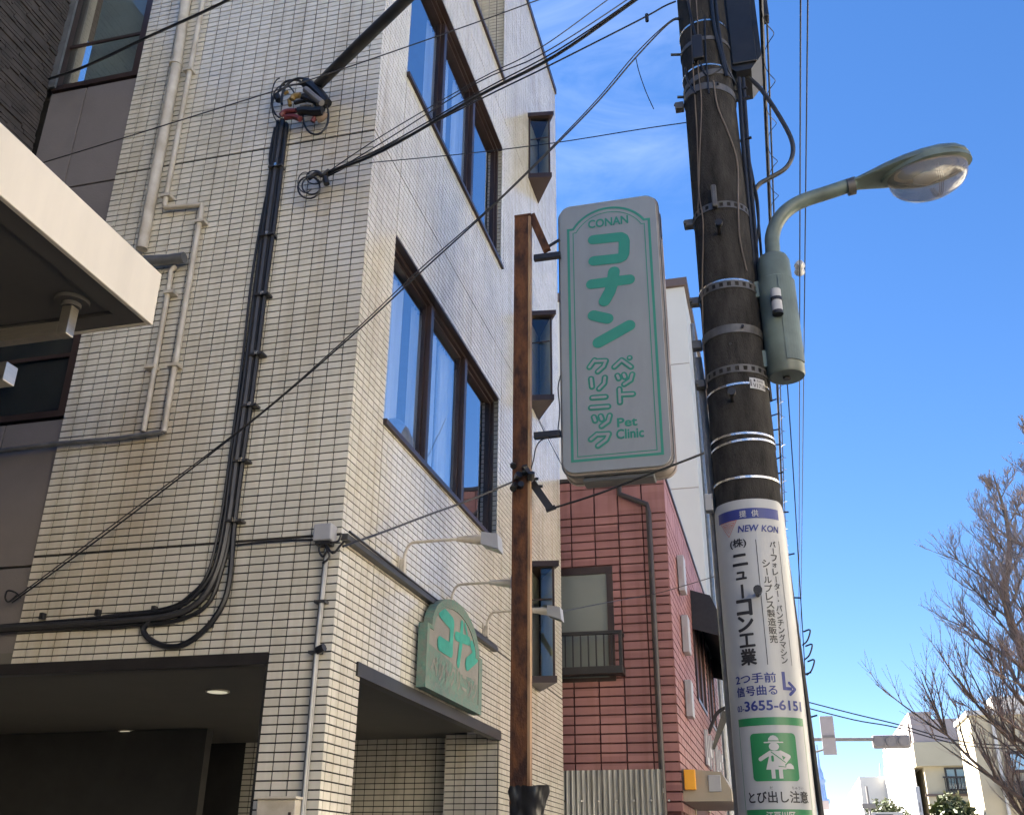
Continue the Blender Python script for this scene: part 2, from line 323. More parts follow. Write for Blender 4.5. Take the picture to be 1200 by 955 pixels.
# ---- lettering
def glyphs(text, bold=0.0):
    cu = bpy.data.curves.new('t', 'FONT'); cu.body = text; cu.size = 1; cu.offset = bold; cu.resolution_u = 3; cu.fill_mode = 'FRONT'
    o = bpy.data.objects.new('t', cu); C.objects.link(o)
    dg = bpy.context.evaluated_depsgraph_get(); dg.update()
    me = bpy.data.meshes.new_from_object(o.evaluated_get(dg))
    vs = [(v.co.x, v.co.y) for v in me.vertices]; fs = [tuple(p.vertices) for p in me.polygons]
    bpy.data.objects.remove(o); bpy.data.curves.remove(cu); bpy.data.meshes.remove(me)
    return vs, fs
BOLD = ((1, 0), (-1, 0), (0, 1), (0, -1), (.7, .7), (-.7, -.7), (.7, -.7), (-.7, .7), (0, 0))
def fit(mb, text, u0, v0, u1, v1, fn, d, bold=0.0, keep=False):
    vs, fs = glyphs(text)
    if not vs: return
    xs = [a for a, _ in vs]; ys = [b for _, b in vs]
    x0, x1, y0, y1 = min(xs), max(xs), min(ys), max(ys)
    su = (u1 - u0) / max(x1 - x0, 1e-6); sv = (v1 - v0) / max(y1 - y0, 1e-6)
    if keep:
        s_ = min(su, sv); cu_, cv_ = (u0 + u1) / 2, (v0 + v1) / 2
        mb.add([fn(cu_ + (a - (x0 + x1) / 2) * s_, cv_ + (b - (y0 + y1) / 2) * s_, d) for a, b in vs], fs)
    else:
        for i, (e, g) in enumerate(BOLD if bold else ((0, 0),)): mb.add([fn(u0 + (a + e * bold - x0) * su, v0 + (b + g * bold - y0) * sv, d + i * .00012) for a, b in vs], fs)
def column(mb, text, uc, vtop, size, step, fn, d, bold=0.0):
    """vertical writing: one square per character"""
    v = vtop
    for ch in text:
        if ch == 'ー': rect(mb, uc - size * (.045 + bold), v - size * .92, uc + size * (.045 + bold), v - size * .08, fn, d)
        elif ch == '・': rect(mb, uc - size * .09, v - size * .59, uc + size * .09, v - size * .41, fn, d)
        else:
            vs, fs = glyphs(ch)
            if vs:
                x0 = min(a for a, _ in vs); x1 = max(a for a, _ in vs); y0 = min(b for _, b in vs); y1 = max(b for _, b in vs)
                k = size * (0.62 if ch in 'ュォッャ' else 0.9) / max(x1 - x0, y1 - y0)
                
                for i, (e, g) in enumerate(BOLD if bold else ((0, 0),)): mb.add([fn(uc + (a + e * bold - (x0 + x1) / 2) * k, v - size / 2 + (b + g * bold - (y0 + y1) / 2) * k, d + i * .00012) for a, b in vs], fs)
        v -= step
def rect(mb, u0, v0, u1, v1, fn, d, nu=1):
    for i in range(nu):
        a = u0 + (u1 - u0) * i / nu; b = u0 + (u1 - u0) * (i + 1) / nu
        mb.add([fn(a, v0, d), fn(b, v0, d), fn(b, v1, d), fn(a, v1, d)], [(0, 1, 2, 3)])
def rrect(u0, v0, u1, v1, r, n=5):
    out = []
    for cx_, cy_, a0 in ((u1 - r, v1 - r, 0), (u0 + r, v1 - r, 90), (u0 + r, v0 + r, 180), (u1 - r, v0 + r, 270)):
        for i in range(n + 1):
            t = R(a0 + 90 * i / n); out.append((cx_ + r * math.cos(t), cy_ + r * math.sin(t)))
    return out
def poly(mb, pts, fn, d): mb.add([fn(u, v, d) for u, v in pts], [tuple(range(len(pts)))])
def stroke(mb, pts, wd, fn, d, n=8):
    """round-ended stroke; its pieces lie a hair apart so that they never share a plane"""
    e = 0
    for i in range(len(pts) - 1):
        (ax, ay), (bx, by) = pts[i], pts[i + 1]; t = math.atan2(by - ay, bx - ax); out = []
        for k in range(n + 1): a = t - math.pi / 2 + math.pi * k / n; out.append((bx + wd / 2 * math.cos(a), by + wd / 2 * math.sin(a)))
        for k in range(n + 1): a = t + math.pi / 2 + math.pi * k / n; out.append((ax + wd / 2 * math.cos(a), ay + wd / 2 * math.sin(a)))
        poly(mb, out, fn, d + e); e += 0.00025
def line_strip(mb, pts, wd, fn, d, closed=True):
    """mitred line of constant width along a 2D outline"""
    n = len(pts); inn = []; out = []
    for i in range(n):
        p = Vector(pts[i]); a = Vector(pts[i - 1]) if (i or closed) else None; b = Vector(pts[(i + 1) % n]) if (i < n - 1 or closed) else None
        t1 = (p - a).normalized() if a is not None else (b - p).normalized(); t2 = (b - p).normalized() if b is not None else t1
        n1 = Vector((-t1.y, t1.x)); n2 = Vector((-t2.y, t2.x)); m_ = (n1 + n2)
        m_ = m_ / max(0.35, m_.length_squared / 2) if m_.length > 1e-6 else n1
        inn.append(p + m_ * wd / 2); out.append(p - m_ * wd / 2)
    for i in range(n if closed else n - 1):
        j = (i + 1) % n
        mb.add([fn(*inn[i], d), fn(*inn[j], d), fn(*out[j], d), fn(*out[i], d)], [(0, 1, 2, 3)])

# ================================================================== GROUND
def structure(mb, name, m):
    o = mb.build(name, m); o['kind'] = 'structure'; return o
structure(MB().box((-4000, -4000, -.5), (4000, 9000, -0.16)), 'ground', 'earth')
structure(MB().box((0.45, -60, -0.3), (6.2, 160, -0.12)), 'road', 'asphalt')
pm = MB().box((-2.5, -60, -0.3), (0.30, 160, 0.0)); structure(pm, 'pavement', 'paving')
structure(MB().box((6.35, -60, -0.3), (8.6, 160, 0.0)), 'pavement', 'paving')
structure(MB().box((0.302, -60, -0.3), (0.448, 160, 0.012)), 'kerb', 'galv'); structure(MB().box((6.202, -60, -0.3), (6.348, 160, 0.012)), 'kerb', 'galv')
structure(MB().box((0.75, -60, -0.13), (0.87, 160, -0.116)), 'road_line', 'roadpaint')

# ================================================================== TILED CLINIC BUILDING
XS, YF = -2.5038, 5.4528               # street side plane, front plane
YE, TOP = 12.04, 12.75
clinic = thing('clinic_building', 'four storey clinic building faced in small cream tiles with black joints', 'building', (-3.6, 7.5, 0))
XL = -4.70
def in_any(a, b, holes): return any(h[0] - 1e-4 < a < h[1] + 1e-4 and h[2] - 1e-4 < b < h[3] + 1e-4 for h in holes)
WIN = [(6.0, 9.04, 4.43, 5.98), (6.0, 9.04, 7.60, 9.20), (6.0, 9.04, 10.23, 12.1)]
ENT = (5.87, 9.20, -1, 2.71)
side_holes = WIN + [ENT]
# backing walls in dark grout
def wall_rects(lo, hi, zlo, zhi, holes):
    ys = sorted({lo, hi} | {h[0] for h in holes} | {h[1] for h in holes}); zs = sorted({zlo, zhi} | {max(h[2], zlo) for h in holes} | {h[3] for h in holes})
    for a, b in zip(ys, ys[1:]):
        for c, d in zip(zs, zs[1:]):
            if not in_any((a + b) / 2, (c + d) / 2, holes): yield a, b, c, d
mb = MB()
for a, b, c, d in wall_rects(YF + .008, YE, 0, TOP, side_holes): mb.box((XS - .20, a, c), (XS - .008, b, d))
side_wall = mb.build('side_wall', 'grout', clinic)
mb = MB()
mb.box((XL, YF + .008, 2.71), (XS - .2, YF + .2, 14.0)); mb.box((-2.92, YF + .008, 0), (XS - .2, YF + .2, 2.71))
front_wall = mb.build('front_wall', 'grout', clinic)
# tiles: collect every tile, then give the largest in the picture their own object
J = 0.0085; TD = 0.008
tiles = []                               # (face, a, z, width, height): face 'F' front / 'S' side
def rows(zlo, zhi):
    for k in range(int((zlo - Z0) / PH) - 3, int((zhi - Z0) / PH) + 3):
        z = Z0 + k * PH
        if z + PH * .5 > zlo and z + PH * .5 < zhi: yield k, z
for k, z in rows(0.0, 13.9):
    wide = 0.010 if k in (0, 62, 124, 186) else 0
    h = PH - J - wide; zz = z + J / 2 + wide
    for c in range(0, 23):
        x1 = XS - c * PW; x0 = x1 - PW
        if c == 0: x1 += 0
        if x1 <= XL + .02: break
        x0 = max(x0, XL)
        if z + PH * .5 < 2.72:
            if x1 <= -2.92 + .02: continue
            x0 = max(x0, -2.92)
        tiles.append(('F', x0 + J / 2, zz, x1 - x0 - (J if c else J / 2), h))
    if z + PH > TOP: continue
    y = YF; c = 0
    edges = [YF, YF + .047] 
    while edges[-1] < YE - .03: edges.append(min(edges[-1] + PW, YE))
    for c, (y0, y1) in enumerate(zip(edges, edges[1:])):
        ym, zm = (y0 + y1) / 2, z + PH / 2
        if in_any(ym, zm, side_holes): continue
        j0 = 0 if c == 0 else J / 2
        extra = 0.008 if (abs(y0 - 6.0) < .05 or abs(y0 - 9.05) < .05) else 0
        if y0 < 5.45: continue
        tiles.append(('S', y0 + j0 + extra, zz, y1 - y0 - j0 - J / 2 - extra, h))
def tile_box(t, jit):
    f, a, z, wd, h = t
    if f == 'F': return ((a, YF - jit, z), (a + wd, YF + .008, z + h))
    return ((XS - .008, a, z), (XS + jit, a + wd, z + h))
def seen(t):
    f, a, z, wd, h = t
    c = [(a, YF, z), (a + wd, YF, z), (a + wd, YF, z + h), (a, YF, z + h)] if f == 'F' else [(XS, a, z), (XS, a + wd, z), (XS, a + wd, z + h), (XS, a, z + h)]
    q = [proj(p) for p in c]
    if not all(0 < x < W0 and 0 < y < H0 for x, y in q): return 0
    return abs(sum(q[i][0] * q[(i + 1) % 4][1] - q[(i + 1) % 4][0] * q[i][1] for i in range(4))) / 2
order = sorted(range(len(tiles)), key=lambda i: -seen(tiles[i]))
own = set(order[:300])
def add_tile(mb, lo, hi, face):
    """raised tile: five faces"""
    x0, y0, z0 = lo; x1, y1, z1 = hi
    vs = [(x0, y0, z0), (x1, y0, z0), (x1, y1, z0), (x0, y1, z0), (x0, y0, z1), (x1, y0, z1), (x1, y1, z1), (x0, y1, z1)]
    fs = [(0, 3, 2, 1), (4, 5, 6, 7), (0, 1, 5, 4), (1, 2, 6, 5), (2, 3, 7, 6), (3, 0, 4, 7)]
    del fs[4 if face == 'F' else 5]
    mb.add(vs, fs)
fields = {'F': MB(), 'S': MB()}; cache = {}
for i, t in enumerate(tiles):
    jit = rnd.uniform(0, .0012)
    lo, hi = tile_box(t, jit)
    if i in own:
        par = front_wall if t[0] == 'F' else side_wall
        key = (t[0], round(t[3], 4), round(t[4], 4))
        org = Vector(lo)
        if key not in cache:
            m_ = MB(); add_tile(m_, (0, 0, 0), tuple(hi[q] - lo[q] for q in range(3)), t[0])
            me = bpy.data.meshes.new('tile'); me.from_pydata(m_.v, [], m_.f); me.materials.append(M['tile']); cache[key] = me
        o = bpy.data.objects.new('tile', cache[key]); C.objects.link(o); o.parent = par; o.location = org - ORG[par.name]
    else: add_tile(fields[t[0]], lo, hi, t[0])
# tiled reveals of the recessed windows and the balcony
for (y0, y1, z0, z1), dep in zip(WIN, (0.075, 0.075, 1.1)):
    for k, z in rows(z0, z1):
        x = XS - .012
        while x > XS - dep:
            xb = max(x - PW, XS - dep)
            add_tile(fields['S'], (xb + J / 2, y1 - .004, z + J / 2), (x - J / 2, y1 + .008, z + PH - J / 2), 'F'); x -= PW
for fk, par in (('F', front_wall), ('S', side_wall)):
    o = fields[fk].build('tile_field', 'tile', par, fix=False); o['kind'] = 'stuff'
# roof edge, body behind the walls
MB().box((-9.0, YF + .3, TOP - .05), (XS + .02, YE + .03, TOP + .05)).build('roof_edge', 'bronze', clinic)
mb = MB(); mb.box((-9.0, YE - .2, 0), (XS - .2, YE, TOP - .05)); mb.box((-9.0, YF + .2, 13.9), (XS - .1, YF + .3, 14.0)); mb.build('rear_wall', 'panel_grey', clinic)
# floors / rooms behind the windows
for (y0, y1, z0, z1), nm in zip(WIN[:2], ('room', 'room')):
    mb = MB(); mb.box((-5.4, y0 - .3, z0 - .6), (XS - .21, y1 + .3, z0 - .55)); mb.box((-5.4, y0 - .3, z1 + .25), (XS - .21, y1 + .3, z1 + .3)); mb.box((-5.45, y0 - .3, z0 - .6), (-5.4, y1 + .3, z1 + .3))
    mb.box((-5.4, y0 - .36, z0 - .6), (XS - .21, y0 - .31, z1 + .3)); mb.box((-5.4, y1 + .31, z0 - .6), (XS - .21, y1 + .36, z1 + .3))
    mb.build('room', 'room', clinic)
def big_window(y0, y1, z0, z1, curtains):
    xp = XS - .055; mb = MB()
    fw = .042
    mb.box((xp - .09, y0, z0), (xp, y0 + fw, z1)); mb.box((xp - .09, y1 - fw, z0), (xp, y1, z1))
    mb.box((xp - .09, y0 + fw, z1 - fw), (xp, y1 - fw, z1)); mb.box((xp - .09, y0 + fw, z0), (xp, y1 - fw, z0 + fw))
    # dark lining of the recess, and a sill that stands proud of the tiles
    mb.box((xp + .002, y0, z1 - .012), (XS + .002, y1, z1 + .0)); mb.box((xp + .002, y0 - .01, z0 - .035), (XS + .028, y1 + .0, z0 + .004))
    mb.box((xp + .002, y0, z0 + .006), (XS - .012, y0 + .012, z1 - .014))
    win = mb.build('window', 'bronze', clinic)
    w3 = (y1 - y0 - 2 * fw) / 3
    for k in (1, 2):
        ym = y0 + fw + w3 * k
        MB().bbox((xp - .075, ym - .036, z0 + fw + .001), (xp + .012, ym + .036, z1 - fw - .001), .006).build('mullion', 'bronze', win)
    for k in range(3):
        a = y0 + fw + w3 * k + (.038 if k else .0); b = y0 + fw + w3 * (k + 1) - (.038 if k < 2 else 0)
        mb = MB(); s_ = .022; xa = xp - .062
        mb.box((xa, a, z0 + fw + .002), (xp - .03, a + s_, z1 - fw - .002)); mb.box((xa, b - s_, z0 + fw + .002), (xp - .03, b, z1 - fw - .002))
        mb.box((xa, a + s_, z1 - fw - s_), (xp - .03, b - s_, z1 - fw - .002)); mb.box((xa, a + s_, z0 + fw + .002), (xp - .03, b - s_, z0 + fw + s_ + .02))
        mb.build('sash', 'bronze', win)
        MB().box((xp - .05, a + s_, z0 + fw + s_ + .02), (xp - .044, b - s_, z1 - fw - s_)).build('pane', 'glass', win)
    for (a, b, zt) in curtains:
        mb = MB(); n = 40; zb = z0 - .1
        for i in range(n):
            ya = a + (b - a) * i / n; yb = a + (b - a) * (i + 1) / n
            xa = xp - .17 + .025 * math.sin(i * 1.3) + .012 * math.sin(i * 3.1); xb = xp - .17 + .025 * math.sin((i + 1) * 1.3) + .012 * math.sin((i + 1) * 3.1)
            mb.add([(xa, ya, zb), (xb, yb, zb), (xb, yb, zt), (xa, ya, zt)], [(0, 1, 2, 3)])
        mb.build('curtain', 'curtain', win, smooth=True)
    return win
w2 = big_window(*WIN[0], [(6.0, 6.75, 5.95), (6.98, 7.62, 5.95), (7.72, 8.1, 5.95), (8.22, 8.5, 5.95)])
w3_ = big_window(*WIN[1], [(6.0, 6.4, 9.2), (6.95, 7.6, 9.2), (7.8, 8.4, 9.2)])
# things standing on the sill inside the lower window: a domed lamp shade and a pale card
mb = MB()
mb.tube([(XS - .22, 6.72, 4.52), (XS - .22, 6.72, 4.60), (XS - .22, 6.72, 4.68), (XS - .22, 6.72, 4.75), (XS - .22, 6.72, 4.78)], [.17, .165, .13, .07, .01], 16)
tag(mb.build('domed_shade', 'conduit', None, smooth=True), 'pale blue domed shade standing inside the lower clinic window', 'lampshade')
# balcony recess on the top floor
y0, y1, z0, z1 = WIN[2]
mb = MB(); mb.box((XS - 1.2, y0 - .1, z0 - .12), (XS - .21, y1 + .1, z0 - .05)); mb.box((XS - 1.25, y0 - .1, z0 - .1), (XS - 1.2, y1 + .1, z1 + .1)); mb.box((XS - 1.2, y0 - .1, z1 + .02), (XS - .21, y1 + .1, z1 + .1)); mb.box((XS - 1.2, y0 - .1, z0 - .1), (XS - .2, y0 - .03, z1)); mb.box((XS - 1.2, y1 + .009, z0 - .1), (XS - .2, y1 + .06, z1))
mb.build('balcony', 'room', clinic)
MB().box((XS - .21, y0 - .01, z0 - .03), (XS + .03, y1, z0 + .015)).build('balcony_sill', 'bronze', clinic)
# angled bay windows near the far corner
for zb, zt in ((9.80, 10.72), (6.61, 7.66), (3.40, 4.55)):
    A, B, D = (XS, 10.29), (-2.225, 10.34), (XS, 10.83)
    def pr(mb, o, za, zb_):
        pts = [(A[0], A[1] - o), (B[0] + o * 1.3, B[1] - o), (D[0], D[1] + o)]
        mb.add([(x, y, za) for x, y in pts] + [(x, y, zb_) for x, y in pts], [(0, 2, 1), (3, 4, 5), (0, 1, 4, 3), (1, 2, 5, 4), (2, 0, 3, 5)])
    mb = MB(); pr(mb, .05, zt, zt + .06); pr(mb, .02, zb - .07, zb)
    for (x, y) in ((A[0] + .012, A[1]), (B[0] - .012, B[1] + .012), (D[0] + .012, D[1] - .01)): mb.box((x - .011, y - .011, zb), (x + .011, y + .011, zt))
    bay = mb.build('bay_window', 'bronze', clinic)
    MB().add([(A[0] + .024, A[1] + .004, zb), (B[0] - .024, B[1] + .004, zb), (B[0] - .024, B[1] + .004, zt), (A[0] + .024, A[1] + .004, zt)], [(0, 1, 2, 3)]).build('pane', 'glass_dim', bay)
    MB().add([(B[0] - .02, B[1] + .02, zb), (D[0] + .02, D[1] - .02, zb), (D[0] + .02, D[1] - .02, zt), (B[0] - .02, B[1] + .02, zt)], [(0, 1, 2, 3)]).build('screen', 'bay_screen', bay)
    mb = MB(); mb.box((A[0], A[1] + .010, zt - .36), (A[0] + .26, A[1] + .016, zt - .345)); mb.build('glazing_bar', 'bronze', bay)
    mb = MB(); mb.box((XS + .002, 10.33, zb + .002), (XS + .006, 10.80, zt - .36)); mb.build('inner_sash', 'room', bay)
    MB().box((XS + .002, 10.33, zt - .34), (XS + .006, 10.80, zt - .003)).build('pale_blind', 'bay_screen', bay)
# entrance under the building
mb = MB()
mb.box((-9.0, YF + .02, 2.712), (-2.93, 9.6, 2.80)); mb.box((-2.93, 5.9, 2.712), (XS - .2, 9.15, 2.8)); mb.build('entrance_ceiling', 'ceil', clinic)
mb = MB(); mb.box((-8.0, YF - .012, 2.655), (-2.905, YF + .06, 2.725)); mb.build('lintel', 'blackmetal', clinic)
mb = MB(); mb.box((XS - .06, 5.83, 2.64), (XS + .014, 9.22, 2.725)); mb.build('lintel', 'blackmetal', clinic)
mb = MB(); mb.box((-8.5, 9.5, 0), (XS - .2, 9.7, 2.71)); mb.box((XS - .5, 9.208, 0), (XS - .201, 9.42, 2.70)); inner = mb.build('inner_wall', 'grout', clinic)
mb = MB()
for k, z in rows(0.6, 2.70):
    x = XS - .5
    while x > -5.2:
        mb.box((x - PW + J / 2, 9.494, z + J / 2), (x - J / 2, 9.51, z + PH - J / 2)); x -= PW
    for c in range(5):
        x1 = XS - .012 - c * PW
        mb.box((x1 - PW + J / 2, 9.190, z + J / 2), (x1 - J / 2, 9.2075 if c > 1 else 9.1995, min(z + PH - J / 2, 2.70)))
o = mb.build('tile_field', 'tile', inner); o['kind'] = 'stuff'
mb = MB(); mb.box((-9.0, 8.4, 1.0), (-5.0, 8.5, 2.705)); mb.build('dark_slab', 'dark', clinic)  # dark slab closing the back of the entrance below the ceiling
mb = MB(); mb.box((-9.0, YF + .3, 0), (-8.9, 9.5, 2.71)); mb.box((-8.9, YF + .3, 0.002), (XS - .25, 9.49, 0.02)); mb.build('entrance_floor', 'paving', clinic)
for p in (at_z(255, 809, 2.71), at_z(150, 856, 2.71)):
    d = MB().tube([(p.x, p.y, 2.709), (p.x, p.y, 2.700)], .085, 20).build('downlight', 'pipe', clinic); MB().tube([(p.x, p.y, 2.6995), (p.x, p.y, 2.697)], .07, 20).build('diffuser', 'glow', d)
# grey window bay at the left of the front
XN = -5.55
mb = MB(); ypan = YF + .03
for (a, b, c, d) in ((XN, XL, 5.55, 6.52), (XN, XL, 3.38, 4.44), (XN, XL, 2.74, 3.365)):
    xm = -5.20
    for (u, v) in ((a, xm - .006), (xm + .006, b)):
        for (s0, s1) in ((c, d),) :
            MB().bbox((u, ypan, s0), (v, ypan + .12, s1), .004).build('spandrel_panel', 'panel_grey', clinic)
for (u, v) in ((XN, -5.206), (-5.194, XL)): MB().bbox((u, ypan, 6.535), (v, ypan + .12, 7.58), .004).build('spandrel_panel', 'panel_grey', clinic)
MB().box((XN - 1.5, ypan + .06, 2.74), (XL, ypan + .2, 7.58)).build('panel_backing', 'grout', clinic)
for (z0, z1) in ((7.60, 9.4), (4.46, 5.53)):
    mb = MB(); fw = .05; yq = ypan - .015
    mb.box((XN, yq, z0), (XN + fw, yq + .12, z1)); mb.box((XL - fw - .02, yq, z0), (XL - .002, yq + .12, z1)); mb.box((XN + fw, yq, z0), (XL - fw - .02, yq + .12, z0 + fw)); mb.box((XN + fw, yq, z1 - fw), (XL - fw - .02, yq + .12, z1))
    win = mb.build('window', 'bronze', clinic)
    MB().box((XN + fw, yq + .05, z0 + fw), (XL - fw - .02, yq + .058, z1 - fw)).build('pane', 'glass_dim', win)
    MB().box((XN + fw, yq + .03, z0 + .5), (XL - fw - .02, yq + .045, z0 + .53)).build('rail', 'bronze', win)
    MB().box((XN + .01, yq + .35, z0 - .2), (XL - .02, yq + .36, z1)).build('blind', 'room', win)
MB().box((XN - .02, yq - .005, 7.62), (XN + .05, yq - .03, 9.4)).build('trim', 'conduit', clinic)
# downpipes on the tiled front (parts of the building)
yp = YF - .055
def px_path(pts, Y): return [at_y(x, y, Y) for x, y in pts]
def pipe(name, pts, r, m, Y=yp, n=10, sm=False, par=clinic):
    q = px_path(pts, Y); q = smooth_path(q, 5) if sm else q
    return MB().tube(q, r, n).build(name, m, par, smooth=True)
pipe('downpipe', [(222, -30), (207, 75), (166, 292)], .043, 'pipe', Y=YF - .06)
pp = pipe('drainpipe', [(240, -10), (222, 85), (193, 240), (194, 244), (237, 240), (236, 246), (192, 506)], .021, 'pipe', Y=YF - .045)
pipe('drainpipe', [(206, 312), (200, 318), (199, 330), (168, 506)], .019, 'pipe', Y=YF - .045)
pipe('elbow_pipe', [(168, 306), (196, 305), (216, 302)], .042, 'conduit', Y=YF - .075)
pipe('condensate_pipe', [(192, 506), (140, 514), (60, 521), (-20, 531)], .019, 'conduit', Y=YF - .04)
mb = MB()
for (x, y) in ((222, 85), (196, 232), (236, 262), (205, 430), (178, 432), (200, 345)):
    p = at_y(x, y, YF - .03); MB().box((p.x - .035, YF - .075, p.z - .012), (p.x + .045, YF - .002, p.z + .012)).build('pipe_bracket', 'pipe', clinic)
p = at_y(206, 76, YF - .06); MB().tube([(p.x, p.y, p.z - .012), (p.x, p.y, p.z + .012)], .054, 14).build('pipe_bracket', 'pipe', clinic)

# ================================================================== LEFT NEIGHBOUR AND PORCH CANOPY
MB().box((XN - 1.5, ypan + .1, 7.581), (XN - .003, ypan + .25, 14)).build('wall_return', 'panel_grey', clinic)
nb = thing('neighbour_house', 'dark brown house wall of thin split boards at the top left', 'house', (-6.5, 4.0, 0))
YN = YF - .01
wl = MB().box((-12, -3.5, 0), (XN - .02, YN, 9.4)).box((-12, -8.9, 0), (XN - .03, -3.505, 7.2)).build('wall', 'siding', nb)  # second box: unseen lower stretch added to darken the foot of the tiled front
cnt = 0; mbf = MB(); z = 6.2
while z < 9.3:
    y = YN - .01 - rnd.uniform(0, .2)
    first = True; y = YN - .005
    while y > 3.0:
        ln = rnd.uniform(.16, .46) * (rnd.uniform(.3, 1) if first else 1); d = rnd.choice((.006, .011, .018)); first = False
        lo, hi = (XN - .021, y - ln + .004, z + .003), (XN - .02 + d, y, z + .031)
        q = proj((XN, y - ln / 2, z))
        if cnt < 300 and -5 < q[0] < 100 and -10 < q[1] < 190:
            MB().box(lo, hi).build('board', 'siding', wl); cnt += 1
        else: mbf.box(lo, hi)
        y -= ln
    z += .034
o = mbf.build('board_field', 'siding', wl); o['kind'] = 'stuff'

YC_ = 4.2; cb = at_y(179, 381, YC_); ct = at_y(190, 322, YC_)
canopy = thing('porch_canopy', 'cream white flat porch canopy with a grey underside in front of the tiled wall', 'canopy', (-3.9, 2.8, cb.z))
xf, zb, zt = cb.x, cb.z, ct.z
MB().bbox((xf - .03, .3, zb), (xf, YC_, zt), .004).build('fascia', 'white', canopy)
MB().bbox((-6.5, YC_ - .03, zb + .001), (xf - .031, YC_ - .001, zt - .001), .003).build('end_fascia', 'white', canopy)
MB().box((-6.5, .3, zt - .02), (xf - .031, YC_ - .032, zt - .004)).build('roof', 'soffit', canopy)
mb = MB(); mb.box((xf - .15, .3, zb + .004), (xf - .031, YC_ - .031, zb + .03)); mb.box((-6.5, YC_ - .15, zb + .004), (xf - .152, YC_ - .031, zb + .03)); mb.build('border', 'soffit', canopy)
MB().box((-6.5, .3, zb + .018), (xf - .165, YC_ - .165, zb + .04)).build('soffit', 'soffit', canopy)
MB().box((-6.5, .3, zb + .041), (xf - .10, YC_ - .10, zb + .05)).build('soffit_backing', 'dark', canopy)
pl_ = at_z(85, 352, zb + .018)
pole_ = thing('canopy_post', 'square steel bracket under a round plate beneath the porch canopy', 'bracket', (pl_.x, pl_.y, zb - .3))
MB().tube([(pl_.x, pl_.y, zb + .017), (pl_.x, pl_.y, zb - .006)], .09, 24).build('round_plate', 'soffit', pole_, smooth=True)
MB().tube([(pl_.x, pl_.y, zb - .0065), (pl_.x, pl_.y, zb - .03)], .05, 20).build('collar', 'soffit', pole_, smooth=True)
MB().bbox((pl_.x - .03, pl_.y - .03, zb - .03), (pl_.x + .03, pl_.y + .03, zb - .20), .003).build('stub', 'steel', pole_)
MB().bbox((pl_.x - 2.0, pl_.y - .029, zb - .199), (pl_.x - .031, pl_.y + .029, zb - .12), .003).build('rail', 'steel', pole_)
p2 = at_y(8, 440, pl_.y - .25)
tag(rebase(MB().bbox((p2.x - 1.5, p2.y - .05, p2.z - .05), (p2.x + .03, p2.y + .03, p2.z + .05), .003).build('steel_beam', 'steel'), (p2.x, p2.y, p2.z)), 'short steel beam end at the left edge below the canopy', 'beam')

# ================================================================== CABLES ON THE TILED FRONT
yc = YF - .03
cab = thing('cable_bundle', 'bundle of black conduits running down the tiled front and turning left', 'cable bundle', tuple(at_y(268, 610, yc)))
def cable(pts, r, m, Y, name='cable', par=cab, k=6, n=7):
    return MB().tube(smooth_path(px_path(pts, Y), k), r, n).build(name, m, par, smooth=True)
B1 = [(331, 142), (318, 230), (305, 330), (290, 450), (277, 540), (268, 610), (256, 665), (236, 702), (204, 720), (150, 727), (70, 732), (-15, 737)]
cable(B1, .022, 'duct', YF - .04, 'conduit')
cable([(336, 146), (325, 235), (312, 330), (297, 450), (284, 540), (274, 620), (269, 680), (258, 714), (235, 742), (208, 757), (182, 753), (168, 739), (176, 727)], .018, 'black', YF - .035, 'conduit')
cable([(x - 5, y) for x, y in B1[:7]] + [(229, 697), (200, 714), (150, 721), (70, 728), (-15, 735)], .014, 'black', YF - .03)
cable([(x + 4, y + 2) for x, y in B1[:7]] + [(243, 708), (206, 727), (150, 733), (70, 736), (-15, 740)], .014, 'black', YF - .028)
cable([(322, 150), (316, 185), (318, 205), (310, 240), (296, 320), (282, 440), (268, 545), (258, 612), (244, 670), (225, 695), (195, 712), (120, 722)], .009, 'black', YF - .02)
mb = MB(); mb2 = MB()
for (x, y) in ((322, 195), (312, 275), (306, 345), (299, 415), (291, 475), (281, 540), (273, 610)):
    p = at_y(x, y, YF - .06); MB().box((p.x - .05, YF - .072, p.z - .008), (p.x + .06, YF - .004, p.z + .008)).build('clip', 'duct', cab); MB().box((p.x + .005, YF - .085, p.z - .012), (p.x + .025, YF - .073, p.z + .012)).build('clip_screw', 'bright', cab)
for (x, y) in ((50, 722), (115, 718), (181, 714), (236, 690), (247, 731)): 
    p = at_y(x, y, YF - .02); MB().box((p.x - .012, YF - .04, p.z - .02), (p.x + .012, YF - .002, p.z + .02)).build('clip', 'black', cab)

yq = YF - .10
spl = thing('cable_splice', 'tangle of black cable loops and taped splices at the head of the conduits', 'cable splice', tuple(at_y(350, 122, YF)))
def ring(cx_, cy_, rx, ry, Y, a0=0, a1=360, n=18): return [(cx_ + rx * math.cos(R(a0 + (a1 - a0) * i / n)), cy_ + ry * math.sin(R(a0 + (a1 - a0) * i / n))) for i in range(n + 1)]
for a, r_, Y in ((ring(350, 123, 31, 24, 0, 150, 420), .008, yq), (ring(333, 120, 14, 20, 0, 60, 330), .006, yq - .03), (ring(352, 118, 22, 26, 0, 170, 300), .010, yq - .05), (ring(370, 136, 15, 22, 0, -60, 190), .008, yq - .02), (ring(328, 118, 10, 26, 0, 90, 270), .005, yq + .03), (ring(344, 106, 16, 12, 0, 180, 400), .009, yq - .04)):
    MB().tube(px_path(a, Y), r_, 7).build('cable_loop', 'black', spl, smooth=True)
def fat(pts, r, m, Y, name):
    MB().tube(smooth_path(px_path(pts, Y), 4), r if not isinstance(r, list) else r, 9).build(name, m, spl, smooth=True)
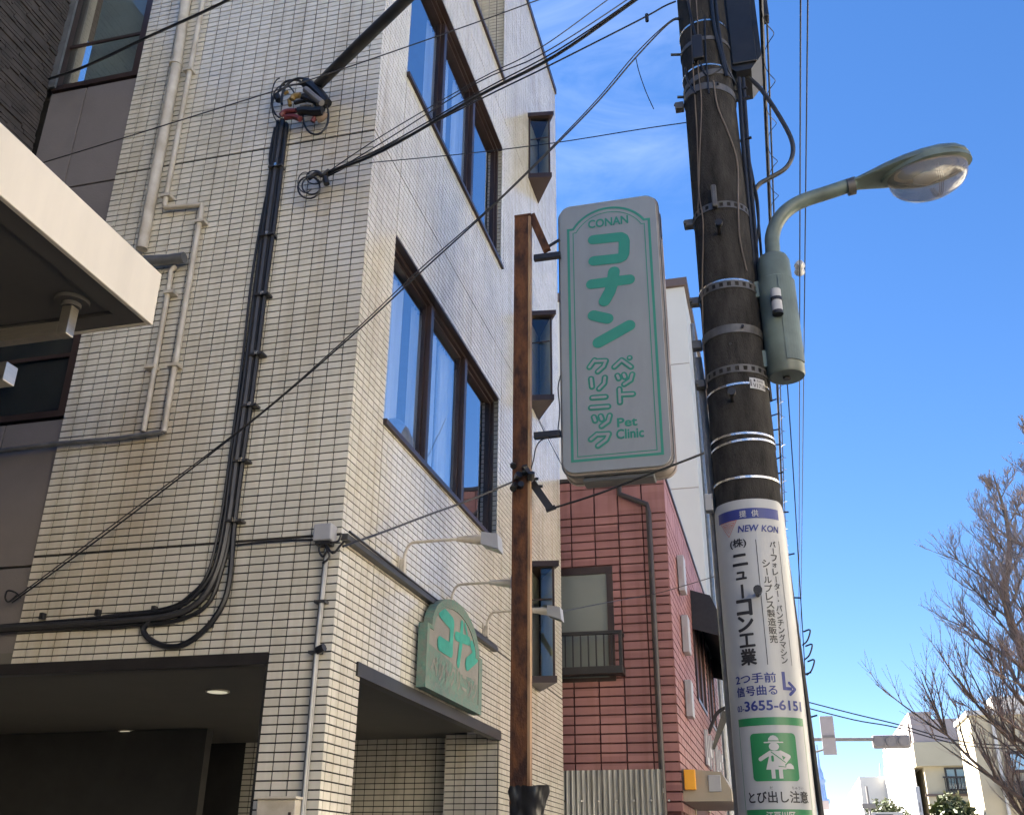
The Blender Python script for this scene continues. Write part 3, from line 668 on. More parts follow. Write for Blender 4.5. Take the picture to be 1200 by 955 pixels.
fat([(358, 97), (366, 103), (376, 112), (383, 122)], .042, 'black', yq - .03, 'closure'); fat([(358, 105), (366, 112), (377, 121)], .026, 'greytape', yq - .08, 'sleeve')
fat([(355, 114), (365, 117), (374, 122)], .030, 'black', yq - .05, 'closure'); fat([(350, 131), (358, 130), (368, 131), (378, 130)], .036, 'black', yq - .04, 'closure')
fat([(342, 117), (345, 113), (352, 112)], .024, 'yellow', yq - .03, 'tape'); fat([(333, 110), (338, 108)], .014, 'yellow', yq - .02, 'tape'); fat([(340, 124), (339, 117)], .016, 'yellow', yq - .01, 'tape')
fat([(329, 136), (335, 131), (347, 130)], .020, 'redtape', yq - .05, 'tape'); fat([(334, 138), (344, 137), (352, 140)], .022, 'redtape', yq - .04, 'tape'); fat([(366, 143), (369, 138), (372, 132)], .018, 'redtape', yq - .01, 'tape')
fat([(352, 125), (360, 123), (366, 124)], .014, 'greytape', yq - .06, 'sleeve'); fat([(372, 141), (378, 138), (381, 134)], .026, 'tan', yq, 'tape'); fat([(324, 112), (327, 118)], .026, 'black', yq, 'closure'); fat([(345, 121), (352, 119), (358, 118)], .018, 'black', yq - .045, 'closure')
drop = MB().tube([at_y(372, 101, yq - .02), at_y(421, 53, 4.95), at_y(475, 1, 4.6), at_y(560, -82, 4.0)], [.040, .043, .040, .036], 9)
tag(rebase(drop.build('drop_cable', 'duct', None, smooth=True), at_y(372, 101, yq - .02)), 'thick sleeved cable slanting up from the taped splice', 'cable')
coil = thing('wire_coil', 'small coil of thin black wire on a wall anchor below the splice', 'wire coil', tuple(at_y(365, 215, YF)))
for a, r_, Y in ((ring(362, 220, 13, 13, 0), .007, yq), (ring(365, 218, 11, 10, 0, 20, 330), .006, yq - .02), (ring(369, 208, 10, 8, 0, 0, 300), .005, yq - .01), (ring(358, 214, 9, 12, 0, 40, 300), .004, yq - .03)):
    MB().tube(px_path(a, Y), r_, 6).build('loop', 'black', coil, smooth=True)
MB().tube(smooth_path(px_path([(361, 210), (372, 203), (378, 206), (386, 200)], yq), 4), .018, 8).build('anchor', 'black', coil, smooth=True); MB().tube(px_path([(381, 208), (383, 216)], yq), .022, 8).build('clamp', 'black', coil, smooth=True)
MB().tube([at_y(372, 205, yq), at_y(372, 205, YF)], .01, 6).build('hook', 'blackmetal', coil)

jb = thing('junction_box', 'small grey junction box on the tiled corner with its conduit going down', 'junction box', tuple(at_y(383, 630, YF)))
a, b = at_y(371, 616, YF - .06), at_y(390, 634, YF - .06)
MB().bbox((a.x, YF - .10, b.z), (b.x, YF - .004, a.z), .008).build('box', 'lampbox', jb); MB().box((a.x + .012, YF - .085, b.z - .02), (b.x - .012, YF - .01, b.z - .0005)).build('gland', 'black', jb)
MB().tube(px_path([(383, 643), (372, 750), (352, 985)], YF - .035), .018, 9).build('conduit', 'conduit', jb, smooth=True)
for (x, y) in ((376.5, 706), (370, 765)): 
    p = at_y(x, y, YF - .02); MB().box((p.x - .03, YF - .06, p.z - .008), (p.x + .04, YF - .002, p.z + .008)).build('clip', 'duct', jb)
for a in ([(384, 634), (374, 642), (378, 652), (384, 645)], [(386, 636), (396, 634), (400, 626)], [(382, 638), (390, 648), (398, 640), (404, 633)], [(380, 636), (386, 652), (378, 660)]):
    MB().tube(smooth_path(px_path(a, YF - .07), 4), .007, 6).build('wire', 'black', jb, smooth=True)
p = at_y(374, 762, YF - .05); MB().tube([at_y(372, 762, YF - .05), at_y(380, 758, YF - .06)], .025, 7).build('tape_knot', 'black', jb)
tag(MB().tube(smooth_path(px_path([(272, 639), (300, 636), (340, 633), (372, 632)], YF - .02), 4), .007, 6).build('wire', 'black', None, smooth=True), 'thin black wire between the conduits and the junction box', 'wire')
# cable tray along the street side
sa, sb = at_x(400, 627, XS), at_x(578, 760, XS)
tray = MB().bbox((XS + .002, YF - .01, 3.385), (XS + .05, sb.y, 3.425), .004)
tray.tube([(XS + .06, YF - .012, 3.43), (XS + .03, sb.y, 3.435)], .009, 6)
tag(rebase(tray.build('cable_tray', 'duct'), (XS, YF, 3.385)), 'dark cable tray running along the street side above the entrance', 'cable tray')
# meter box low on the pillar
p = at_y(328, 945, YF - .07)
mbx = thing('meter_box', 'cream metal box low on the tiled pillar', 'box', (p.x, YF, 1.5))
MB().bbox((p.x - .115, YF - .12, 1.55), (p.x + .115, YF - .004, p.z + .035), .006).build('cabinet', 'pipe', mbx); MB().bbox((p.x - .125, YF - .14, p.z + .0355), (p.x + .125, YF - .004, p.z + .05), .004).build('lid', 'pipe', mbx); MB().box((p.x + .08, YF - .127, p.z - .05), (p.x + .095, YF - .121, p.z - .03)).build('latch', 'bronze', mbx)

# ================================================================== WALL SIGN AND ITS THREE LAMPS
yl, yr, zlo, zsh, zap = 6.85, 8.28, 2.735, 3.19, 3.50
ws = thing('wall_sign', 'arched wooden wall sign with peeling green frame above the side entrance', 'sign', (XS, 7.55, zlo))
def arch(o):
    l, r_, b, s_, t = yl + o, yr - o, zlo + o, zsh - o * .3, zap - o; pts = [(l, b), (r_, b), (r_, s_)]
    m_ = (l + r_) / 2; hw = (r_ - l) / 2
    pts.append((r_ - .10, s_))
    for i in range(1, 16):
        a = math.pi * i / 16; pts.append((m_ + (hw - .10) * math.cos(a), s_ + (t - s_) * math.sin(a)))
    pts += [(l + .10, s_), (l, s_)]
    return pts
fs = lambda u, v, d: (XS + .03 + d, u, v)
MB().prism(arch(.012), 0, .05, fs).build('backing', 'board', ws)
mb = MB(); o_, i_ = arch(0), arch(.07); n_ = len(o_)
for i in range(n_):
    j = (i + 1) % n_
    q = [fs(*o_[i], -.005), fs(*o_[j], -.005), fs(*i_[j], -.005), fs(*i_[i], -.005)]; q2 = [fs(*o_[i], .064), fs(*o_[j], .064), fs(*i_[j], .056), fs(*i_[i], .056)]
    mb.add(q + q2, [(0, 3, 2, 1), (4, 5, 6, 7), (0, 1, 5, 4), (2, 3, 7, 6)])
mb.build('frame', 'patina', ws)
mb = MB(); W_ = yr - yl; Hh = zap - zlo
def sg(pts): return [(yl + W_ * a, zlo + Hh * b) for a, b in pts]
mb = MB()
stroke(mb, sg([(.22, .80), (.42, .75)]), .11, fs, .054); stroke(mb, sg([(.42, .75), (.41, .49)]), .09, fs, .0545); stroke(mb, sg([(.22, .48), (.41, .48)]), .11, fs, .055)
stroke(mb, sg([(.50, .66), (.74, .70)]), .075, fs, .054); stroke(mb, sg([(.60, .82), (.59, .62), (.55, .40)]), .075, fs, .0545)
stroke(mb, sg([(.66, .84), (.70, .76)]), .04, fs, .054); stroke(mb, sg([(.80, .68), (.84, .64)]), .08, fs, .054); stroke(mb, sg([(.72, .45), (.90, .60)]), .11, fs, .0545)
mb.build('lettering', 'turq', ws)
mb = MB(); poly(mb, sg([(.06, .09), (.94, .09), (.94, .30), (.80, .33), (.60, .31), (.42, .37), (.20, .40), (.06, .42)]), fs, .0515); mb.build('green_band', 'patina', ws)
mb = MB(); fit(mb, 'ペットクリニック', yl + .10 * W_, zlo + .13 * Hh, yl + .92 * W_, zlo + .35 * Hh, fs, .0535, .02); mb.build('lettering', 'board', ws)
for k, (px_, py_) in enumerate(((467, 664), (524, 710), (566, 740))):
    pb = at_x(px_, py_, XS); y = pb.y; z = pb.z
    tipx = (at_y(578, 642, 6.45).x, at_y(612, 690, 7.6).x, at_y(652, 720, 8.6).x)[k] - .02
    lamp = thing('wall_lamp', ('goose-neck spotlight nearest the building corner, above the arched sign', 'middle goose-neck spotlight, its head behind the rusty post', 'goose-neck spotlight farthest from the corner, beside the lowest bay window')[k], 'wall lamp', (XS, y, z), 'spotlights above the arched wall sign')
    MB().bbox((XS + .001, y - .03, z - .07), (XS + .012, y + .03, z + .07), .003).build('bracket', 'pipe', lamp)
    mb = MB(); mb.bbox((XS + .0125, y - .02, z - .05), (XS + .05, y + .02, z + .05), .004); mb.build('knuckle', 'pipe', lamp)
    zt = z + .17
    MB().tube(smooth_path([(XS + .035, y, z + .03), (XS + .045, y, z + .10), (XS + .08, y, zt - .012), (XS + .15, y, zt), (tipx - .12, y, zt)], 6), .011, 8).build('arm', 'pipe', lamp, smooth=True)
    MB().tube([(tipx - .24, y, zt + .002), (tipx - .10, y, zt - .012), (tipx - .05, y, zt - .02)], [.018, .034, .034], 10).build('socket', 'pipe', lamp, smooth=True)
    hd = MB(); hx = [tipx - .055, tipx + .075]
    hd.add([(hx[0], y - .055, zt - .06), (hx[0], y + .055, zt - .06), (hx[0], y + .045, zt + .03), (hx[0], y - .045, zt + .03), (hx[1], y - .07, zt - .11), (hx[1], y + .07, zt - .11), (hx[1] - .01, y + .06, zt + .0), (hx[1] - .01, y - .06, zt + .0)],
           [(0, 3, 2, 1), (4, 5, 6, 7), (0, 1, 5, 4), (1, 2, 6, 5), (2, 3, 7, 6), (3, 0, 4, 7)])
    hd = hd.build('head', 'lampbox', lamp)
    MB().add([(hx[0] + .01, y - .05, zt - .067), (hx[0] + .01, y + .05, zt - .067), (hx[1] - .005, y + .062, zt - .113), (hx[1] - .005, y - .062, zt - .113)], [(0, 1, 2, 3)]).build('lens', 'frost', lamp)

# ================================================================== RUSTY POST AND ITS BRACKETS
YP = 7.46
pa, pb = at_y(603, 450, YP - .07), at_y(621.5, 450, YP - .07); zpt = at_y(612, 254, YP - .07).z
xa, xb = pa.x, pb.x
post = thing('rusty_post', 'tall rusty steel post standing between the tiled wall and the hanging sign', 'post', ((xa + xb) / 2, YP, 0))
MB().box((xa, YP - .07, 0), (xb - .020, YP - .02, zpt)).build('web', 'rust', post)
MB().box((xb - .0195, YP - .076, 0), (xb + .0, YP - .01, zpt - .006)).build('flange', 'rust_lit', post)
MB().box((xa - .012, YP - .072, 0), (xa - .0005, YP - .01, zpt - .003)).build('flange', 'rust', post)
MB().box((xa - .013, YP - .078, zpt + .0005), (xb + .005, YP - .005, zpt + .02)).build('cap', 'rust', post)
def brk(pts, wd, ht, name='bracket', par=post, m='blackmetal', Y=YP):
    q = px_path(pts, Y); mb = MB()
    for a, b in zip(q, q[1:]): mb.bar(a, b, wd, ht, up=(0, 1, 0))
    return mb.build(name, m, par)
brk([(626, 303), (657, 299)], .05, .05, Y=YP); brk([(626, 511), (657, 508)], .05, .05)
brk([(623, 253), (641, 294)], .07, .05, Y=YP - .02, m='rust'); brk([(641, 290), (656, 281)], .02, .02); brk([(624, 566), (645, 596)], .06, .05); brk([(640, 598), (651, 594)], .03, .03)
mb = MB()
for (x, y) in ((601, 545), (606, 560), (614, 555), (610, 570), (618, 548), (622, 562), (604, 568)):
    p = at_y(x, y, YP - .1); mb.tube([p, p + Vector((rnd.uniform(-.05, .05), rnd.uniform(-.05, 0), rnd.uniform(-.06, .06)))], rnd.uniform(.02, .04), 7)
mb.build('clamp', 'blackmetal', post)
for q_ in ([(622, 561), (631, 561)], [(622, 569), (636, 570)]): MB().tube(px_path(q_, YP), .012, 6).build('clamp_bolt', 'blackmetal', post)
MB().tube(smooth_path(px_path([(620, 556), (625, 540), (628, 525), (634, 516), (645, 512)], YP - .05), 4), .006, 6).build('wire', 'black', post)
MB().tube(smooth_path(px_path([(657, 440), (654, 455), (656, 480), (654, 503)], YP), 4), .006, 6).build('wire', 'black', post)
# black sheet wrapped round the foot
bm = bmesh.new(); zz = at_y(608, 920, YP - .1).z; nseg, nr = 40, 26
cx_, cy_ = (xa + xb) / 2 + .005, YP
vs = []
for i in range(nr + 1):
    for j in range(nseg):
        th = 2 * math.pi * j / nseg; sq = 1 / max(abs(math.cos(th)), abs(math.sin(th)))
        r_ = .088 * min(sq, 1.3) * (1 + rnd.uniform(-.02, .03)) + .009 * math.sin(i * .9 + j * .55) + .007 * math.sin(i * 2.1 - j * .8)
        if math.cos(th) > .3 and i < 11: r_ += (.075 - .007 * i) * max(0, math.cos(th)) * 1.3
        vs.append(bm.verts.new((cx_ + r_ * math.cos(th), cy_ + r_ * math.sin(th), zz - i * .038 + rnd.uniform(-.008, .008))))
for i in range(nr):
    for j in range(nseg): bm.faces.new((vs[i * nseg + j], vs[i * nseg + (j + 1) % nseg], vs[(i + 1) * nseg + (j + 1) % nseg], vs[(i + 1) * nseg + j]))
me = bpy.data.meshes.new('plastic_sheet'); bm.to_mesh(me); bm.free(); me.materials.append(M['bag']); [setattr(p_, 'use_smooth', True) for p_ in me.polygons]
o = bpy.data.objects.new('plastic_sheet', me); C.objects.link(o); tag(rebase(o, (cx_, cy_, 1.0)), 'crumpled black plastic sheet wrapped round the foot of the rusty post', 'plastic sheet')

# ================================================================== HANGING CLINIC SIGN
YS = 7.5
sign = thing('hanging_sign', 'tall lightbox sign with large green characters hung beside the rusty post', 'sign', (-1.1, YS + .12, 4.48))
U0, U1, V0, V1 = -1.542, -.640, 4.49, 7.135
MB().prism(rrect(U0 - .002, V0 - .004, U1 + .002, V1 + .002, .11), .03, .25, lambda u, v, d: (u, YS + d, v)).build('casing', 'case', sign, smooth=True)
fn = lambda u, v, d: (u, YS - d, v)
MB().prism(rrect(U0 + .012, V0 + .012, U1 - .012, V1 - .012, .10, 8), 0, -.029, fn).build('face', 'acryl', sign, smooth=True)
mb = MB(); line_strip(mb, rrect(U0 - .004, V0 - .006, U1 + .004, V1 + .004, .112, 8), .012, lambda u, v, d: (u, YS + .05, v), 0); mb = MB()
o_, i_ = rrect(U0 - .012, V0 - .012, U1 + .012, V1 + .010, .118, 8), rrect(U0 + .0, V0 + .0, U1 - .0, V1 - .0, .108, 8); n_ = len(o_)
for (d0, d1, nm, mm) in ((.045, .075, 'trim', 'case_dark'), (.215, .262, 'rear_rim', 'case')):
    mb = MB()
    for i in range(n_):
        j = (i + 1) % n_
        mb.add([(o_[i][0], YS + d0, o_[i][1]), (o_[j][0], YS + d0, o_[j][1]), (i_[j][0], YS + d0, i_[j][1]), (i_[i][0], YS + d0, i_[i][1]), (o_[i][0], YS + d1, o_[i][1]), (o_[j][0], YS + d1, o_[j][1]), (i_[j][0], YS + d1, i_[j][1]), (i_[i][0], YS + d1, i_[i][1])],
               [(0, 3, 2, 1), (4, 5, 6, 7), (0, 1, 5, 4), (2, 3, 7, 6)])
    mb.build(nm, mm, sign)
MB().bbox((U0 + .16, YS + .06, V0 - .055), (U1 - .16, YS + .22, V0 - .014), .012).build('base_channel', 'case_dark', sign)
MB().bbox((-1.075, YS + .10, V1 + .011), (-1.005, YS + .17, V1 + .04), .008).build('lifting_eye', 'blackmetal', sign)
MB().box((-.632, YS + .11, 6.74), (-.622, YS + .17, 6.98)).build('hinge', 'blackmetal', sign)
def border(l, r_, b, s_, st, ap):
    m_ = (l + r_) / 2; hw = (r_ - l) / 2 - st; pts = [(l, b), (r_, b), (r_, s_), (r_ - st, s_)]
    Rr = (hw * hw + (ap - s_) ** 2) / (2 * (ap - s_)); a_ = math.asin(min(1, hw / Rr))
    for i in range(1, 20):
        t = a_ - 2 * a_ * i / 20; pts.append((m_ + Rr * math.sin(t), ap - Rr + Rr * math.cos(t)))
    return pts + [(l + st, s_), (l, s_)]
mb = MB(); line_strip(mb, border(-1.452, -.718, 4.602, 6.863, .045, 7.045), .022, fn, .003); mb.build('border', 'green', sign)
mb = MB(); line_strip(mb, border(-1.408, -.760, 4.637, 6.822, .028, 7.00), .008, fn, .003); mb.build('inner_border', 'green', sign)
z5 = lambda x, y: (lambda p: (p.x, p.z))(at_y(640 + x / 5.306, 220 + y / 5.306, YS))
z6 = lambda x, y: (lambda p: (p.x, p.z))(at_y(640 + x / 5.306, 390 + y / 5.306, YS))
k5 = .000168 * 1000 / 168 * (7.5 / 1177 / 5.306 * 1.18) / .001   # metres per zoomed pixel at the sign
MPP = 0.00138
def path5(p): return [z5(*q) for q in p]
def path6(p): return [z6(*q) for q in p]
mb = MB()
stroke(mb, path5([(293, 326), (462, 308), (478, 316), (486, 335), (484, 412), (474, 432), (455, 442), (297, 458)]), 72 * MPP, fn, .004)
stroke(mb, path5([(283, 602), (518, 572)]), 72 * MPP, fn, .004); stroke(mb, path5([(422, 525), (412, 600), (396, 650), (364, 708)]), 76 * MPP, fn, .0065)
stroke(mb, path5([(294, 796), (383, 816)]), 74 * MPP, fn, .004); stroke(mb, path5([(326, 965), (518, 858)]), 76 * MPP, fn, .0045)
mb.build('large_characters', 'green', sign)
BUB = [[(425, 214), (470, 172), (528, 214)], [(444, 268), (452, 286)], [(484, 262), (490, 278)], [(536, 260), (526, 296), (486, 322)], [(456, 352), (460, 434)], [(466, 386), (540, 382)],
       [(302, 172), (270, 216)], [(304, 178), (372, 176), (358, 212), (322, 244)], [(280, 288), (286, 338)], [(366, 280), (362, 316), (330, 350)],
       [(288, 406), (370, 400)], [(280, 468), (386, 460)], [(298, 526), (306, 548)], [(340, 520), (347, 540)], [(396, 516), (386, 552), (346, 582)],
       [(318, 632), (280, 664)], [(318, 634), (390, 630), (374, 666), (324, 704)]]
mb = MB(); mi = MB()
for i, p in enumerate(BUB): stroke(mb, path6(p), 40 * MPP, fn, .0035 + i * .00007); stroke(mi, path6(p), 16 * MPP, fn, .0085 + i * .00007)
c_ = z6(520, 158)
poly(mb, [(c_[0] + 19 * MPP * math.cos(t), c_[1] + 19 * MPP * math.sin(t)) for t in np.linspace(0, 2 * math.pi, 17)[:-1]], fn, .0055); poly(mi, [(c_[0] + 8 * MPP * math.cos(t), c_[1] + 8 * MPP * math.sin(t)) for t in np.linspace(0, 2 * math.pi, 17)[:-1]], fn, .0105)
mb.build('outline_characters', 'green', sign); mi.build('outline_fill', 'acryl', sign)
for tx_, bx_ in (('Pet', (-1.071, 4.868, -.91, 4.945)), ('Clinic', (-1.083, 4.762, -.86, 4.845)), ('CONAN', (-1.265, 6.85, -.905, 6.935))):
    mb = MB(); fit(mb, tx_, *bx_, fn, .004, .028); mb.build('lettering', 'green', sign)

# ================================================================== UTILITY POLE
PX, PY = -.06, 5.0
def pr_(z): return .1795 - .0045 * z
ylm = [(0, 822), (151, 833.5), (371, 856.5), (576, 875), (920, 911)]
def zp(y):
    """height on the pole of a row of the photograph"""
    x = np.interp(y, [a for a, _ in ylm], [b for _, b in ylm]); return at_y(x, y, PY - .16).z
pole = thing('utility_pole', 'dark concrete utility pole carrying an advert sheet, straps and cables', 'utility pole', (PX, PY, 0))
MB().tube([(PX, PY, -.2), (PX, PY, 3.0), (PX, PY, 6.0), (PX, PY, 11.5)], [pr_(-.2), pr_(3), pr_(6), pr_(11.5)], 40).build('shaft', 'concrete', pole, smooth=True)
def hoop(z, h, t, m, name='band', a0=0, a1=360, tilt=0):
    mb = MB(); n = max(8, int((a1 - a0) / 9)); r_ = pr_(z)
    for i in range(n):
        q = []
        for th in (R(a0 + (a1 - a0) * i / n), R(a0 + (a1 - a0) * (i + 1) / n)):
            s_, c_ = math.sin(th), -math.cos(th); dz = tilt * s_
            q += [(PX + (r_ + .0005) * s_, PY + (r_ + .0005) * c_, z + dz - h / 2), (PX + (r_ + t) * s_, PY + (r_ + t) * c_, z + dz - h / 2), (PX + (r_ + t) * s_, PY + (r_ + t) * c_, z + dz + h / 2), (PX + (r_ + .0005) * s_, PY + (r_ + .0005) * c_, z + dz + h / 2)]
        mb.add(q, [(0, 1, 5, 4), (1, 2, 6, 5), (2, 3, 7, 6)])
    return mb.build(name, m, pole, smooth=True)
def perforated(z, m='galv_dark'):
    mb = MB(); r_ = pr_(z); n = 48; h = .045; t = .006
    P_ = lambda th, rr, zz_: (PX + rr * math.sin(th), PY - rr * math.cos(th), zz_)
    for i in range(n):
        a, b = 2 * math.pi * i / n, 2 * math.pi * (i + 1) / n
        for lo, hi in ((z - h / 2, z - h * .28), (z + h * .28, z + h / 2)) + (((z - h * .28, z + h * .28),) if i % 2 else ()):
            v_ = [P_(a, r_ + t, lo), P_(b, r_ + t, lo), P_(b, r_ + t, hi), P_(a, r_ + t, hi), P_(a, r_ + t - .003, lo), P_(b, r_ + t - .003, lo), P_(b, r_ + t - .003, hi), P_(a, r_ + t - .003, hi)]
            mb.add(v_, [(0, 1, 2, 3), (4, 7, 6, 5), (0, 4, 5, 1), (3, 2, 6, 7)])
    mb.build('perforated_band', m, pole)
    mb = MB(); mb.bbox((PX - r_ - .055, PY - .03, z - .022), (PX - r_ - .004, PY + .02, z + .022), .004); mb.tube([(PX - r_ - .05, PY - .045, z - .004), (PX - r_ - .05, PY + .03, z - .004)], .009, 6); mb.build('band_bolt', m, pole)
for y in (240, 333, 432): perforated(zp(y))
hoop(zp(385), .05, .006, 'galv_dark'); hoop(zp(100), .05, .006, 'galv_dark', tilt=-.02); hoop(zp(85), .04, .006, 'galv_dark', tilt=.03); hoop(zp(44), .03, .006, 'galv_dark')
for y, tl in ((23, 0), (75, -.01), (328, .0), (450, .01), (508, 0), (516, .01), (559, 0)): hoop(zp(y), .012, .005, 'bright', 'steel_strap', tilt=tl)
for y in (385, 100): 
    z = zp(y); r_ = pr_(z); MB().bbox((PX - r_ - .06, PY - .03, z - .025), (PX - r_ - .007, PY + .02, z + .025), .004).build('band_bolt', 'galv_dark', pole)
    MB().tube([(PX + .06, PY - r_ - .002, z), (PX + .06, PY - r_ + .004 - .02, z)], .009, 6).build('bolt_head', 'blackmetal', pole)
for (x, y) in ((843, 275), (858, 470), (888, 698)):
    p = at_y(x, y, PY - pr_(zp(y)) + .01); mb = MB(); mb.tube([p, p + Vector((.004, -.10, 0))], .011, 8); mb.tube([p + Vector((.004, -.10, 0)), p + Vector((.004, -.125, 0))], .021, 10); mb.build('step_bolt', 'blackmetal', pole, smooth=True)
for (x, y) in ((842, 264), (856, 403)):
    p = at_y(x, y, PY - .158); MB().tube([p + Vector((0, .02, 0)), p + Vector((0, -.004, 0))], .008, 8).build('bolt_hole', 'blackmetal', pole)
for (x, y, ln) in ((792, 67, -1), (796, 126, -1), (797, 117, -.5), (872, 107, .6), (874, 118, .7), (878, 165, .5)):
    p = at_y(x, y, PY); s_ = math.copysign(1, ln); MB().tube([(p.x - s_ * .09, PY, p.z), (p.x + ln * .03, PY - .02, p.z + .005)], .009, 7).build('insulator_pin', 'blackmetal', pole)
# thin strapped wires on the face of the pole
def on_pole(pts, off=.006):
    out = []
    for (x, y) in pts:
        d = ray(x, y); r_ = pr_(zp(y)) + off
        ex, ey = -PX, -PY; a_ = d.x ** 2 + d.y ** 2; b_ = 2 * (d.x * ex + d.y * ey); c_ = ex * ex + ey * ey - r_ * r_; q = b_ * b_ - 4 * a_ * c_
        t = (-b_ - math.sqrt(max(q, 0))) / (2 * a_); out.append(EYE + d * t)
    return out
for pts, r_, m_ in (([(808, -10), (811, 60), (814, 110), (817, 160), (819, 225), (824, 262), (823, 330), (824, 392), (827, 440), (829, 455)], .004, 'oldwire'), ([(816, 0), (818, 40), (818, 80), (822, 120), (820, 180), (818, 250)], .004, 'oldwire'),
                    ([(836, 95), (841, 125), (853, 155), (864, 190), (865, 240), (867, 280), (875, 318)], .005, 'oldwire'), ([(826, 20), (827, 60), (831, 110)], .005, 'black'), ([(833, -5), (837, 30), (844, 60), (852, 90)], .012, 'black'), ([(838, -5), (843, 40), (850, 75), (862, 100)], .010, 'black'),
                    ([(806, 0), (812, 30), (816, 50), (813, 75)], .008, 'black'), ([(819, 70), (828, 88), (843, 82), (851, 72)], .006, 'black'), ([(803, 80), (806, 95), (815, 110)], .008, 'black')):
    MB().tube(smooth_path(on_pole(pts, r_ + .002), 5), r_, 6).build('strapped_wire', m_, pole, smooth=True)
p = on_pole([(818, 56)], .012)[0]; MB().bbox((p.x - .035, p.y - .02, p.z - .10), (p.x + .03, p.y + .03, p.z + .09), .008).build('terminal_cover', 'blackmetal', pole)
p = on_pole([(838, 235)], .02)[0]; MB().bbox((p.x - .018, p.y - .02, p.z - .05), (p.x + .012, p.y + .02, p.z + .10), .008).build('saddle', 'galv_dark', pole)
# cable bundle clipped down the right flank and on under the advert
for i, (pts, r_, m_) in enumerate((([(866, 92), (871, 170), (877, 240), (884, 320), (893, 420), (900, 480), (906, 540), (914, 600), (932, 730), (950, 860), (965, 975)], .014, 'black'), ([(871, 92), (877, 180), (883, 250), (889, 330), (896, 410), (903, 470)], .012, 'black'),
                     ([(868, 100), (874, 150), (876, 190), (880, 228), (886, 300), (890, 350)], .010, 'duct'), ([(874, 190), (886, 225), (889, 260), (886, 290)], .008, 'black'), ([(877, 182), (884, 218), (888, 250), (893, 310)], .008, 'black'), ([(883, 330), (890, 380), (897, 440), (905, 520)], .008, 'duct'))):
    MB().tube(smooth_path(px_path(pts, PY - .02 + i * .012), 5), r_, 7).build('riser_cable', m_, pole, smooth=True)
MB().tube(smooth_path(px_path([(872, 87), (890, 103), (908, 128), (926, 160), (929, 180), (921, 197), (902, 209), (889, 217), (882, 232), (882, 260)], PY + .05), 6), .014, 8).build('loop_cable', 'duct', pole, smooth=True)
mb = MB()
for y in list(range(470, 560, 17)) + [600, 650, 700, 790, 840]:
    x = np.interp(y, [470, 540, 600, 730, 860], [905, 911, 919, 937, 955]); p = at_y(x, y, PY - .01); MB().tube([p + Vector((-.01, 0, 0)), p + Vector((.022, 0, rnd.uniform(-.005, .012)))], .004, 5).build('cable_tie', 'black', pole)
for y0 in (740, 757, 775):
    x = np.interp(y0, [730, 860], [940, 958]); MB().tube(smooth_path(px_path([(x, y0), (x + 8, y0 - 2), (x + 5, y0 + 10), (x - 1, y0 + 16)], PY - .02), 4), .004, 5).build('loose_tie', 'black', pole)
MB().tube(smooth_path(px_path([(818, 420), (826, 490), (833, 570), (842, 680), (852, 800), (862, 910), (868, 980)], PY + .04), 4), .020, 8).build('ground_conduit', 'galv', pole, smooth=True)
p = at_y(832, 590, PY - .03); MB().bbox((p.x - .024, PY - .06, p.z - .045), (p.x + .016, PY, p.z + .045), .004).build('cable_cover', 'lampbox', pole)
# black equipment case at the head
a, b = at_y(848, 83, PY + .12), at_y(889, 40, PY + .12)
eq = thing('equipment_case', 'black closure case strapped to the right of the pole top', 'equipment case', (.16, PY + .1, 6.1))
x0, x1, zb_ = at_y(846, 20, PY).x, at_y(889, 40, PY).x, at_y(868, 86, PY).z
MB().prism([(x0 + .05, zb_), (x1 - .07, zb_ + .005), (x1, zb_ + .10), (x1, 7.6), (x0, 7.6), (x0, zb_ + .06)], -.02, .26, lambda u, v, d: (u, PY + d, v)).build('shell', 'black', eq)
MB().bbox((x0 + .03, PY - .035, zb_ + .05), (x1 - .03, PY - .021, 7.5), .008).build('cover', 'black', eq)
p = at_y(889, 12, PY); MB().bbox((p.x + .02, PY + .0, p.z - .06), (p.x + .06, PY + .08, p.z + .2), .01).build('side_clamp', 'blackmetal', eq)
# number plate
pts = [(872, 440), (898, 444), (898, 462), (872, 455)]
def cyl(u, v, d, r0=.166):
    r_ = r0 + d; th = u / r0; return (PX + r_ * math.sin(th), PY - r_ * math.cos(th), v)
zc = zp(450); npl = thing('number_plate', 'small white number plate bent round the pole above the straps', 'plate', (PX + .1, PY - .15, zc))
cy2 = lambda u, v, d: cyl(u, v, d, pr_(zc) + .003)
mb = MB(); rect(mb, .068, zc - .028, .165, zc + .034, cy2, .004, 6); mb.build('sheet', 'pale', npl, smooth=True)
mb = MB(); fit(mb, 'V1718', .085, zc - .022, .160, zc + .002, cy2, .0055, .01); rect(mb, .072, zc - .016, .077, zc + .022, cy2, .0055); rect(mb, .09, zc + .012, .10, zc + .026, cy2, .0055); fit(mb, '西本郷', .108, zc + .010, .150, zc + .027, cy2, .0055); mb.build('lettering', 'ink', npl)

